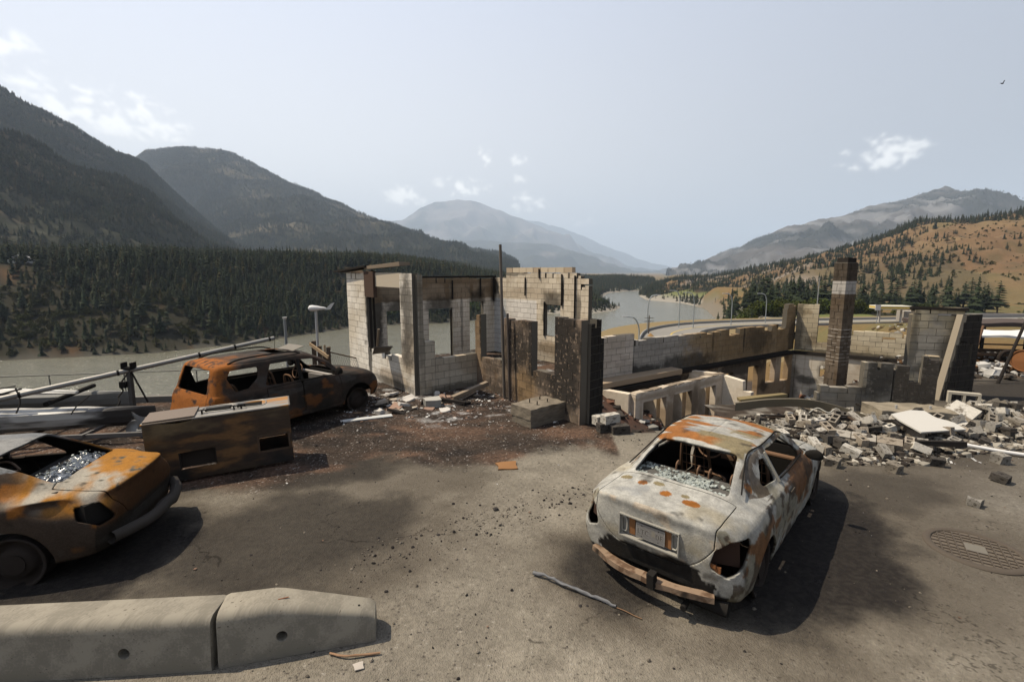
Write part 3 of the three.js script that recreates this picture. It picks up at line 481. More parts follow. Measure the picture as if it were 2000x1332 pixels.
// the block ruin beside the standing pipe
const ruinA = building('ruined_building', 'roofless block ruin with tall window gaps beside the standing pipe', 'ruin');
const A = [-5.63, 16.75], B = [-2.64, 13.18], C = [-1.05, 14.5], D = [1.58, 10.6], Ecorner = [-.75, 20.9], Fend = [2.74, 16.82];
blockWall(ruinA, { a: A, b: B, y1: 3.4, seed: 1, top: [[0, 3.4], [1.62, 1.08], [3.92, 3.42]], col: paint({ base: WHITE, base2: [.66, .58, .46], seed: 2, tone: .16, grime: .35, drips: .3, soot: [[4.35, 2.2, .42, 1.5, .82], [1.6, 2.6, .12, 1.2, .9], [1.72, .7, .12, .6, .9], [3.2, .1, 1.2, .16, .7], [2.7, 1.15, 1.2, .12, .7]], heat: [[4.3, 1.3, .5, .8, .45], [3.2, .25, 1.4, .22, .6]] }) });
blockWall(ruinA, { a: B, b: C, y1: 3.42, seed: 2, top: [[0, 3.42], [.17, 1.64], [.52, 1.05]], ragged: 0, col: paint({ base: [.52, .46, .36], base2: [.45, .39, .30], seed: 5, tone: .2, grime: .6, soot: [[.1, 2.8, .25, .7, .5], [1.2, .05, .9, .14, .7], [.1, 1.9, .1, 1.2, .5], [.55, 1.6, .2, .12, .8]], heat: [[1.7, .9, .5, .4, .4]] }) });
blockWall(ruinA, { a: [-1.1, 14.58], b: [D[0] + .03, D[1] - .05], y1: 2.4, seed: 3, top: [[0, .8], [.12, 2.3], [.46, 1.0], [1.72, 2.2], [3.0, 1.0], [3.93, 2.4]], holes: [[1.55, 1.62, .9, 1]], col: paint({ base: [.27, .205, .15], base2: [.19, .14, .108], seed: 8, tone: .3, grime: .8, soot: [[4.3, 1.5, .75, 1.6, 1], [2.3, 1.5, .8, .8, .93], [3.3, .9, .6, .5, .8], [1.7, .2, .9, .3, .7], [.5, 1.7, .1, .9, .95], [2.95, 1.5, .12, .8, 1], [1.1, .75, .5, .3, .6]], flake: .8, heat: [[2.7, .5, .6, .5, .9], [.3, 1.5, .3, .9, .5]] }) });
blockWall(ruinA, { a: [D[0] + .11, D[1] + .05], b: [2.06, 11.06], y1: 2.45, seed: 4, top: [[0, 2.4], [.3, 2.2], [.42, 1.9]], ragged: .25, bl: .3, col: paint({ base: [.06, .05, .042], seed: 9, soot: [[.3, 1.2, 1, 2, 1]] }) });
blockWall(ruinA, { a: A, b: Ecorner, y1: 3.2, seed: 5, vis: .6, top: [[0, 3.2]], holes: [[1.3, 2.2, 0, 2.0], [3.05, 4.15, 0, 2.0], [5.0, 5.72, 0, 2.2]], col: paint({ base: [.74, .66, .54], base2: [.66, .58, .47], seed: 12, tone: .14, grime: .4, soot: [[6.3, 2.7, .35, .6, .95], [.9, 1.5, .25, 1.6, .9], [3.0, 3.05, 3.5, .14, .85], [3.9, 2.75, .12, .4, .9], [5.1, 2.75, .08, .4, .9], [4.6, 1.2, .07, 1.3, .55], [2.6, 2.95, .7, .22, .9]], fn: (s, y, c, k) => mix3(c, [.235 * k, .165 * k, .10 * k], sstep(2.3, 2.36, y + .03 * fbm2(s * 6, y * 6, 2)) * .85) }) });
blockWall(ruinA, { a: Ecorner, b: Fend, y1: 3.6, seed: 6, vis: .7, top: [[0, 3.2], [.9, 3.4], [5.0, 3.1]], holes: [[3.15, 4.02, 1.0, 2.2]], col: paint({ base: [.68, .58, .44], base2: [.60, .50, .37], seed: 15, tone: .18, grime: .5, soot: [[.1, 2.9, .3, .5, .9], [4.15, 2.7, .05, .5, .9], [2.1, 3.0, .04, .3, .8], [3.2, 1.6, .1, .5, .7], [4.9, 2, .12, .9, .7], [2.9, .3, 1.5, .4, .4], [1.2, 3.35, 1, .08, .7]], heat: [[3.8, .55, .9, .3, .7], [2.4, 2.6, 1.8, .2, .35]], fn: (s, y, c, k) => s > .9 && s < 2.75 && y > 1.2 && y < 2.32 ? mix3(c, [.78 * k, .73 * k, .66 * k], .85) : s < .9 && y < 2.32 ? mix3(c, [.6 * k, .61 * k, .60 * k], .75) : c }) });
finishBlocks(ruinA);
// charred timber and steel left on it
{
  const P = (s, y, a, b, t = 0) => { const L = Math.hypot(b[0] - a[0], b[1] - a[1]), dx = (b[0] - a[0]) / L, df = (b[1] - a[1]) / L; return [a[0] + dx * s + df * t, y, -(a[1] + df * s - dx * t)]; };
  part(ruinA, 'roof_plank', rough(bar(P(-.75, 3.44, A, B), P(1.9, 3.6, A, B), .5, .06), .02), charWood);
  part(ruinA, 'roof_plank', rough(bar(P(1.7, 3.56, A, B), P(4.1, 3.66, A, B), .34, .1), .02), ashWood);
  part(ruinA, 'lintel', bar(P(2.2, 3.2, A, B, .02), P(4.0, 3.2, A, B, .02), .14, .42), mat(.5, .43, .33, .9));
  part(ruinA, 'lintel', bar(P(1.62, 3.05, A, B, .1), P(2.3, 3.05, A, B, .1), .12, .8), mat(.09, .06, .045, .95));
  part(ruinA, 'downpipe', rod(P(1.66, 0, A, B, -.14), P(1.6, 3.5, A, B, -.14), .035), charWood);
  part(ruinA, 'downpipe', rod(P(1.82, .9, A, B, .08), P(1.8, 3.3, A, B, .08), .05), charWood);
  for (const [s, y0, y1, w] of [[2.7, 2.4, 3.1, .1], [4.15, 2.35, 3.1, .09], [5.55, 2.4, 3.15, .07], [4.05, 0, 1.95, .1], [6.25, 2.2, 3.2, .22]]) part(ruinA, 'charred_stud', rough(bar(P(s, y0, A, Ecorner, .14), P(s, y1, A, Ecorner, .14), w, .05), .012), charWood);
  for (const [s, y0, y1, w] of [[4.1, 2.2, 3.35, .05], [2.1, 2.5, 3.2, .05], [3.2, 1.0, 2.3, .09], [4.75, 1.3, 3.3, .06], [2.9, 3.2, 3.55, .07]]) part(ruinA, 'charred_stud', rough(bar(P(s, y0, Ecorner, Fend, .13), P(s, y1, Ecorner, Fend, .13), w, .05), .012), charWood);
  part(ruinA, 'top_plate', rough(bar(P(0, 3.24, A, Ecorner), P(6.4, 3.23, A, Ecorner), .2, .06), .02), charWood);
  for (let k = 0; k < 9; k++) part(ruinA, 'cap_block', rough(box(.385, .19, .19), .012, 5, k), k % 4 ? mat(.60, .49, .35, .93) : mat(.46, .36, .25, .93)).matrixAutoUpdate || 0;
  let k = 0; ruinA.children.filter(c => c.name === 'cap_block').forEach(c => { const s = 1.1 + k * .41; c.position.set(...P(s, 3.5, Ecorner, Fend)); c.rotation.y = Math.atan2(Fend[1] - Ecorner[1], Fend[0] - Ecorner[0]); k++; });
  part(ruinA, 'fallen_lath', bar(P(2.5, 1.1, A, B, .2), P(3.0, 1.75, A, B, .35), .06, .03), ashWood);
  part(ruinA, 'fallen_sheet', rough(bar(P(2.9, 1.02, A, B, .3), P(3.5, 1.3, A, B, .45), .5, .02), .06, 5), mat(.07, .06, .055, .6, .4));
}
// the long two level ruin with the sunken floor
const ruinB = building('ruined_building', 'long two level ruin with stepped brown upper wall and sunken floor', 'ruin');
const Fp = [2.2, 14.23], G = [12.26, 20.86], R = [15.34, 18.42], oS = .59;
blockWall(ruinB, { a: Fp, b: G, y0: .08, y1: 2.1, seed: 21, top: [[0, 1.45], [1.4 + oS, 1.2], [5.55 + oS, 1.36], [6.6 + oS, 1.15], [7.3 + oS, 1.36], [9.05 + oS, 1.12], [9.6 + oS, 1.32], [10.05 + oS, 1.06], [10.72 + oS, 2.12]], col: paint({ base: [.40, .30, .18], base2: [.34, .245, .145], seed: 31, tone: .22, grime: .7, drips: .5, bare: [[3.2, .7, 1.9, 1.2, .95]], soot: [[2.2, .2, 1.7, .28, .9], [1.0, .7, .7, .3, .5], [4.5, .25, 1.6, .3, .8], [8.2, .9, .06, .6, .85], [6.2, 1, .05, .6, .5], [9.3, .7, 1.0, .5, .6], [11.8, .5, .3, .8, .7]], heat: [[8.5, .7, 2.4, .9, .85], [6.5, 1.0, 1.4, .5, .6], [11.2, .7, .9, 1.5, .8]], fn: (s, y, c, k) => s < 1.95 ? mix3(c, [.60 * k, .52 * k, .43 * k], .8) : c }) });
slabWall(ruinB, { a: [2.69, 14.45], b: [12.2, 20.72], y0: -2.4, y1: -.08, t: .22, holes: [[3.9, 5.2, -2.3, -.35], [5.95, 6.95, -1.3, -.4], [7.95, 8.7, -2.3, -.3], [9.25, 9.98, -1.15, -.15], [10.4, 11.05, -1.2, -.15]], col: paint({ base: [.46, .37, .27], base2: [.38, .29, .2], seed: 41, tone: .0, grime: .8, drips: .6, soot: [[7.4, -.3, 2, .35, .85], [7.6, -1.2, .5, .8, .7], [3, -.5, 2, .5, .9], [10, -2.2, 3, .3, .8], [9.2, -1.25, .4, .25, .8], [5.5, -.6, .8, .5, .6]], heat: [[8.9, -.6, .8, .7, .8], [11.1, -.8, .35, 1.2, .8], [9.9, -1.5, 1.3, .4, .6]] }) });
part(ruinB, 'floor_ledge', rough(bar([2.3, 0, -14.15], [12.2, -.02, -20.72], .34, .13), .05, 4), charWood);
blockWall(ruinB, { a: [12.33, 20.72], b: [16.1, 17.75], y0: .08, y1: 2.12, seed: 23, top: [[0, 2.12], [.8, .5], [1.85, 1.02], [4.2, .95]], ragged: .1, col: paint({ base: [.60, .51, .36], base2: [.50, .41, .27], seed: 51, tone: .3, grime: .6, soot: [[.1, 1, .2, 1.2, .6], [.7, .5, .3, .4, .35], [2, .1, 2, .12, .8]], heat: [[1, .5, .6, .2, .5]] }) });
slabWall(ruinB, { a: [12.2, 20.74], b: [16.0, 17.7], y0: -2.4, y1: -.06, t: .22, holes: [[1.12, 1.42, -.98, -.47]], col: paint({ base: [.68, .60, .48], base2: [.62, .53, .41], seed: 61, tone: .02, grime: .4, soot: [[.1, -1.5, .25, 1.2, .7], [.6, -1.2, .4, .18, .8], [1.1, -1.7, .3, .2, .6], [1.27, -.72, .2, .35, .5]], heat: [[2.5, -.9, .5, .8, .3]], fn: (s, y, c, k) => (Math.abs(((s + .1) % .62) - .31) < .007 || Math.abs(((y + 3) % .42) - .2) < .007) ? [c[0] * .55, c[1] * .5, c[2] * .45] : c }) });
part(ruinB, 'floor_ledge', rough(bar([12.2, .01, -20.7], [16.0, .01, -17.66], .3, .12), .04, 4), charWood);
// low annexe with pillars
const K = [3.44, 13.3], K2 = [7.15, 16.06], Kl = [2.3, 14.2];
const plaster = (seed, ext = {}) => paint({ base: [.70, .60, .47], base2: [.63, .53, .41], seed, tone: .0, grime: .45, drips: .3, ...ext });
slabWall(ruinB, { a: K, b: K2, y0: -2.2, y1: 0, t: .22, holes: [[.34, 1.44, -2.1, -.27], [1.78, 2.78, -2.1, -.27], [3.14, 4.15, -2.1, -.3]], col: plaster(71, { base: [.68, .58, .46], heat: [[1.6, -1, .35, .9, .8], [2.95, -1, .3, .9, .75], [.25, -1.2, .1, 1, .5], [2.2, -.15, 2.4, .08, .5]], soot: [[2.9, -.6, .2, .5, .5]] }) });
slabWall(ruinB, { a: Kl, b: [K[0] - .07, K[1] + .05], y0: -2.2, y1: 0, t: .2, holes: [[.12, .95, -2.1, -.22]], col: plaster(72) });
slabWall(ruinB, { a: [K2[0] + .07, K2[1] - .09], b: [7.78, 15.3], y0: -2.3, y1: -.03, t: .2, outline: [[0, -2.3], [.94, -2.3], [.94, -.44], [.68, -.44], [.66, -.12], [0, -.03]], col: plaster(73, { base: [.74, .65, .52], heat: [[.93, -1, .06, 1.3, .8]] }) });
slabWall(ruinB, { a: [K2[0], K2[1] + .12], b: [6.0, 17.0], y0: -2.3, y1: -.02, t: .2, col: plaster(74) });
for (const s of [1.0, 2.35, 3.7]) { const dx = .803, df = .597; slabWall(ruinB, { name: 'pillar', a: [K[0] + dx * (s + .62) - df * .3, K[1] + df * (s + .62) + dx * .3], b: [K[0] + dx * (s + .62) - df * 1.0, K[1] + df * (s + .62) + dx * 1.0], y0: -2.3, y1: -.25, t: .24, col: plaster(75, { base: [.56, .45, .3] }) }); }
part(ruinB, 'floor_slab', rough(bar([2.5, .10, -14.0], [5.6, .12, -16.1], .5, .16), .03, 3), mat(.33, .25, .17, .95));
part(ruinB, 'floor_slab', bar([2.7, -.1, -13.85], [5.6, -.08, -15.8], .2, .14), charWood);
for (let k = 0; k < 12; k++) { const t = k / 12; part(ruinB, 'wall_cap', rough(box(.36, .03, .2), .015, 8, k), k % 3 ? ashWood : mat(.5, .42, .32, .95)).position.set(lerp(K[0], K2[0], t + .05), .018, -lerp(K[1], K2[1], t + .05)); const c = ruinB.children[ruinB.children.length - 1]; c.rotation.y = .63 + (hash(k, 3) - .5) * .3; }
// nearer stepped wall
blockWall(ruinB, { a: [7.3, 11.85], b: [9.2, 11.43], y0: -.12, y1: 1.3, seed: 25, top: [[0, .14], [.12, .24], [.26, .4], [.4, .68], [1.31, 1.25]], col: paint({ base: [.25, .225, .185], base2: [.215, .195, .165], seed: 81, tone: .2, grime: .5, soot: [[1.7, .9, .5, .5, .8], [1.5, .5, .3, .3, .4]], flake: .6, fn: (s, y, c, k) => s > 1.2 && s < 1.4 && y > .66 ? mix3(c, [.5 * k, .42 * k, .3 * k], .5) : c }) });
blockWall(ruinB, { a: [9.26, 11.42], b: [9.95, 11.02], y0: -.12, y1: 1.55, seed: 26, top: [[0, 1.25], [.28, .92], [.5, 1.5]], col: paint({ base: [.15, .13, .11], seed: 83, soot: [[.35, .7, .9, 1.2, .85]], flake: .5 }) });
blockWall(ruinB, { a: [9.95, 11.14], b: [10.25, 11.7], y0: -.12, y1: 1.5, seed: 27, vis: .4, top: [[0, 1.5], [.4, 1.1]], col: paint({ base: [.48, .38, .25], seed: 85 }) });
// tall wall and the leaning slab of masonry beside it
blockWall(ruinB, { a: [11.1, 13.35], b: [12.45, 13.0], y0: -.1, y1: 2.5, seed: 28, top: [[0, 2.42], [1.2, 2.36]], col: paint({ base: [.50, .42, .28], base2: [.42, .35, .25], seed: 91, tone: .24, grime: .5, bare: [[.5, 1.2, .7, .8, .7]], soot: [[.6, .75, .6, .22, .75], [.1, 1.5, .1, 1, .5], [.9, 1.4, .2, .3, .5], [.6, .35, .5, .1, .7]] }) });
blockWall(ruinB, { a: [11.62, 12.72], b: [12.72, 13.1], y0: -.1, y1: 2.4, seed: 29, t: .24, holes: [[.78, .92, .95, 1.45]], top: [[0, .3], [.06, .6], [.13, .9], [.2, 1.2], [.28, 1.5], [.36, 1.8], [.43, 2.1], [.5, 2.36]], label: 'dark wall with raking broken edge', col: paint({ base: [.10, .085, .07], seed: 95, soot: [[.6, 1.2, 1.3, 1.8, .85]], flake: .2 }) });  // near-black colour also holds the shade of a face turned from the sun
part(ruinB, 'broken_pilaster', rough(bar([11.55, -.05, -12.69], [12.06, 2.3, -12.87], .17, .12), .055, 5), mat(.33, .28, .21, .95));
finishBlocks(ruinB);
part(ruinB, 'charred_cap', rough(bar([11.1, 2.46, -13.35], [12.3, 2.44, -12.95], .2, .08), .05, 5), charWood);
part(ruinB, 'bracket', tube([[11.9, 1.75, -12.9], [11.95, 1.62, -12.8], [12.2, 1.58, -12.75]], .03, 12), charWood);

// chimney
{
  const ch = thing('chimney', 'tall soot streaked block chimney rising from the ruin behind the stepped wall', 'chimney', null, 9.45, -2.2, 13.75, .3);
  const col = paint({ base: [.14, .108, .078], base2: [.095, .076, .058], seed: 101, tone: .35, grime: .7, drips: .6, soot: [[.3, .8, .6, 1.3, .5], [.3, 5.6, .6, .5, .6]], fn: (s, y, c, k) => { if (y > 5.02 && y < 5.38) return [.36 * k, .335 * k, .30 * k]; if (y > 3.0 && y < 4.2 && (y % .1) < .016 && vn2(s * 5, y * 40) > 0) return [.46, .41, .35]; return c; } });
  const m = wallMat({ col }, .44, 0, 6), w = .40, core = part(ch, 'flue', box(w - .03, 5.9, w - .03, 0, 2.95, 0), mortarMat), r = rng(5);
  for (let k = 0; k < 30; k++) for (const f of [0, 1, 2, 3]) for (const h of [0, 1]) {
    const odd = (k + f) & 1, L = odd ? [w * .36, w * .63] : [w * .63, w * .36], s0 = h ? L[0] + .008 : 0, len = h ? w - L[0] - .008 - .1 : L[0] - .008;
    const g = new THREE.BoxGeometry(len, .186, .1), p = g.attributes.position, u = g.attributes.uv; for (let i = 0; i < p.count; i++) u.setXY(i, (s0 + len / 2 + p.getX(i)) / .44, (k * .196 + .1 + p.getY(i)) / 6);
    const b = part(ch, 'block', g, m), a = f * Math.PI / 2; const lx = -w / 2 + s0 + len / 2, lz = w / 2 - .05 + (r() - .5) * .006; b.position.set(lx * Math.cos(a) + lz * Math.sin(a), k * .196 + .1, -lx * Math.sin(a) + lz * Math.cos(a)); b.rotation.y = a;
  }
  part(ch, 'cap', rough(box(.32, .14, .32, 0, 5.95, 0), .02, 6), charWood);
}
// ---------- burnt vehicles ----------
function crPoint(P, i, t) {   // centripetal Catmull-Rom through P between i and i+1
  const p1 = P[i], p2 = P[i + 1], p0 = P[i - 1] ?? p1.map((v, k) => 2 * v - p2[k]), p3 = P[i + 2] ?? p2.map((v, k) => 2 * v - p1[k]);
  const d = (a, b) => Math.max(1e-4, Math.pow((a[0] - b[0]) ** 2 + (a[1] - b[1]) ** 2 + (a[2] - b[2]) ** 2, .25));
  const t0 = 0, t1 = d(p0, p1), t2 = t1 + d(p1, p2), t3 = t2 + d(p2, p3), T = t1 + (t2 - t1) * t, o = [0, 0, 0];
  for (let k = 0; k < 3; k++) {
    const A1 = (t1 - T) / t1 * p0[k] + T / t1 * p1[k], A2 = (t2 - T) / (t2 - t1) * p1[k] + (T - t1) / (t2 - t1) * p2[k], A3 = (t3 - T) / (t3 - t2) * p2[k] + (T - t2) / (t3 - t2) * p3[k];
    const B1 = (t2 - T) / t2 * A1 + T / t2 * A2, B2 = (t3 - T) / (t3 - t1) * A2 + (T - t1) / (t3 - t1) * A3; o[k] = (t2 - T) / (t2 - t1) * B1 + (T - t1) / (t2 - t1) * B2;
  }
  return o;
}
function loftBody(loops, su, sv, dent, seed) {   // loops: half outlines (z >= 0) from the sill up to the roof spine
  const nc = loops[0].length, fine = loops.map(P => { const o = []; for (let i = 0; i < nc - 1; i++) for (let k = 0; k < su; k++) { const mir = [[P[1][0], P[1][1], -P[1][2]], ...P, [P[nc - 2][0], P[nc - 2][1], -P[nc - 2][2]]]; o.push(crPoint(mir, i + 1, k / su)); } o.push(P[nc - 1]); return o; });
  const nu = fine[0].length, full = fine.map(h => [...h, ...h.slice(1, -1).reverse().map(([x, y, z]) => [x, y, -z])]), W = full[0].length, rows = [];
  for (let i = 0; i < loops.length - 1; i++) { const q = Array.isArray(sv) ? sv[i] : sv; for (let k = 0; k < q + (i === loops.length - 2 ? 1 : 0); k++) rows.push([...Array(W).keys()].map(j => crPoint(full.map(r => r[j]), i, k / q))); }
  const pos = [], idx = [];
  for (const r of rows) for (const p of r) pos.push(...p);
  for (let i = 0; i < rows.length - 1; i++) for (let j = 0; j < W; j++) { const a = i * W + j, b = i * W + (j + 1) % W, c = a + W, d = b + W; idx.push(a, c, b, b, c, d); }
  const g = geo(pos, idx), n = g.attributes.normal.array; let out = 0;
  { const k = Math.floor(rows.length * .4) * W + Math.floor(W * .25); out = n[k * 3 + 2] > 0 ? 1 : -1; }
  const nrm = Array.from(n, v => v * out);
  for (let i = 0; i < pos.length; i += 3) { const q = dent * (fbm3(pos[i] * 2.2 + seed, pos[i + 1] * 2.2, pos[i + 2] * 2.2, 3) + .5 * fbm3(pos[i] * 6 + seed, pos[i + 1] * 6, pos[i + 2] * 6, 2)); for (let k = 0; k < 3; k++) pos[i + k] += nrm[i + k] * q; }
  return { pos, nrm, idx };
}
function clipMesh(M, field) {   // keeps where field > 0, with exact cut edges
  const n = M.pos.length / 3, F = new Float64Array(n), pos = [], nrm = [], idx = [], map = new Int32Array(n).fill(-1), cut = new Map();
  for (let i = 0; i < n; i++) F[i] = field(M.pos[i * 3], M.pos[i * 3 + 1], M.pos[i * 3 + 2], M.nrm[i * 3], M.nrm[i * 3 + 1], M.nrm[i * 3 + 2]);
  const keep = i => { if (map[i] < 0) { map[i] = pos.length / 3; for (let k = 0; k < 3; k++) { pos.push(M.pos[i * 3 + k]); nrm.push(M.nrm[i * 3 + k]); } } return map[i]; };
  const mid = (a, b) => { const key = a < b ? a * 1e7 + b : b * 1e7 + a; if (!cut.has(key)) { const t = F[a] / (F[a] - F[b]); cut.set(key, pos.length / 3); for (let k = 0; k < 3; k++) { pos.push(lerp(M.pos[a * 3 + k], M.pos[b * 3 + k], t)); nrm.push(lerp(M.nrm[a * 3 + k], M.nrm[b * 3 + k], t)); } } return cut.get(key); };
  for (let t = 0; t < M.idx.length; t += 3) {
    const v = [M.idx[t], M.idx[t + 1], M.idx[t + 2]], p = v.filter(i => F[i] > 0).length;
    if (p === 3) idx.push(keep(v[0]), keep(v[1]), keep(v[2]));
    else if (p === 1) { const k = v.findIndex(i => F[i] > 0), a = v[k], b = v[(k + 1) % 3], c = v[(k + 2) % 3]; idx.push(keep(a), mid(a, b), mid(a, c)); }
    else if (p === 2) { const k = v.findIndex(i => F[i] <= 0), a = v[k], b = v[(k + 1) % 3], c = v[(k + 2) % 3], ab = mid(a, b), ac = mid(a, c); idx.push(ab, keep(b), keep(c), ab, keep(c), ac); }
  }
  return { pos, nrm, idx };
}
function thicken(M, t, outer, inner) {
  const n = M.pos.length / 3, pos = [], idx = [], col = [], uv = [], edge = new Map();
  for (let i = 0; i < n; i++) { const p = M.pos.slice(i * 3, i * 3 + 3); pos.push(...p); col.push(...outer(...p, M.nrm[i * 3], M.nrm[i * 3 + 1], M.nrm[i * 3 + 2])); { const ax = Math.abs(M.nrm[i * 3]), ay = Math.abs(M.nrm[i * 3 + 1]), az = Math.abs(M.nrm[i * 3 + 2]); ay > ax && ay > az ? uv.push(p[0], p[2]) : az > ax ? uv.push(p[0], p[1]) : uv.push(p[2], p[1]); }; }
  for (let i = 0; i < n; i++) { const p = M.pos.slice(i * 3, i * 3 + 3); pos.push(p[0] - M.nrm[i * 3] * t, p[1] - M.nrm[i * 3 + 1] * t, p[2] - M.nrm[i * 3 + 2] * t); col.push(...inner(...p)); uv.push(p[0], p[1]); }
  for (let k = 0; k < M.idx.length; k += 3) { const [a, b, c] = [M.idx[k], M.idx[k + 1], M.idx[k + 2]]; idx.push(a, b, c, a + n, c + n, b + n); for (const [u, v] of [[a, b], [b, c], [c, a]]) { const r = v * 1e7 + u; if (edge.has(r)) edge.delete(r); else edge.set(u * 1e7 + v, [u, v]); } }
  for (const [u, v] of edge.values()) idx.push(u, u + n, v, v, u + n, v + n);
  return geo(pos, idx, col, uv);
}
const rpoly = (P, r) => (x, y) => sdPoly(P, x, y) - r;   // rounded polygon, negative inside
const bodyMat = std({ vertexColors: true, roughness: .78, metalness: .15, map: grainMap, bumpMap: grainBump, bumpScale: .002, side: THREE.DoubleSide });
const sootIn = (x, y, z) => { const n = .7 + .5 * fbm3(x * 6, y * 6, z * 6, 2); return [.026 * n, .022 * n, .019 * n]; };
const RUST = [.36, .135, .028], KHAKI = [.28, .225, .125], ASH = [.56, .54, .48], BROWN = [.105, .058, .032], SOOTC = [.015, .013, .012];
const rimMat = mat(.038, .03, .025, .85, .2), darkMat = mat(.02, .018, .016, .95), springMat = mat(.20, .12, .075, .8, .3), seatMat = mat(.28, .26, .23, .85);
function wheel(parent, x, z, r = .29) {
  const L = [[.03, -.1], [r * .55, -.09], [r * .6, -.03], [r * .85, -.02], [r * .88, -.1], [r, -.11], [r, -.085], [r * .93, -.07], [r * .92, .07], [r, .085], [r, .11], [r * .9, .1], [r * .8, .03]].map(([a, b]) => new THREE.Vector2(a, b));
  const w = part(parent, 'wheel', new THREE.LatheGeometry(L, 28).rotateX(Math.PI / 2), rimMat); w.position.set(x, r - .02, z); w.rotation.y = z > 0 ? Math.PI : 0;
  part(w, 'hub', rough(new THREE.CylinderGeometry(.09, .11, .06, 14).rotateX(Math.PI / 2), .005), rimMat).position.z = -.08; return w;
}
function seat(parent, x, z, h = .62) {   // bare sprung frame
  const g = merge([tube([[x, .42, z - .2], [x - .1, .42 + h * .6, z - .19], [x - .16, .42 + h, z - .13], [x - .17, .46 + h, z], [x - .16, .42 + h, z + .13], [x - .1, .42 + h * .6, z + .19], [x, .42, z + .2]], .022, 40), ...[.2, .4, .6, .8].map(k => rod([x - .14 * k - .01, .42 + h * k, z - .18], [x - .14 * k - .01, .42 + h * k, z + .18], .006)), ...[-.12, 0, .12].map(d => rod([x - .02, .44, z + d], [x - .15, .4 + h, z + d], .006)), tube([[x, .36, z - .22], [x + .45, .38, z - .22], [x + .48, .38, z + .22], [x, .36, z + .22]], .02, 30)]);
  return part(parent, 'seat_frame', g, springMat);
}
function steering(parent, x, y, z) { const t = part(parent, 'steering_wheel', merge([new THREE.TorusGeometry(.18, .013, 6, 30).rotateY(Math.PI / 2), rod([0, -.17, 0], [0, .17, 0], .01), rod([0, 0, -.17], [0, 0, .17], .01)]), springMat); t.position.set(x, y, z); t.rotation.z = -.4; }
const glassBit = (seed, n, where, size = .03) => {   // heap of crumbled glass
  const r = rng(seed), out = []; for (let i = 0; i < n; i++) { const p = where(r), s = size * (.4 + r()); out.push(box(s, s * .35, s * .8, ...p, r() * 1.2 - .6, r() * 6, r() * 1.2 - .6)); } return merge(out);
};
const crumbMat = new THREE.MeshPhysicalMaterial({ color: new THREE.Color().setRGB(.36, .385, .345), roughness: .25, specularIntensity: 1, side: THREE.DoubleSide });
const beamTex = dataTex(256, 256, (u, v) => { const n = fbm2(u * 6, v * 6, 5), m = fbm2(u * 25, v * 25, 3); return mix3(mix3([.27, .19, .13], [.13, .08, .05], sstep(-.1, .35, n + .3 * m)), [.03, .026, .022], sstep(.15, .5, fbm2(u * 4 + 7, v * 4, 4))); });
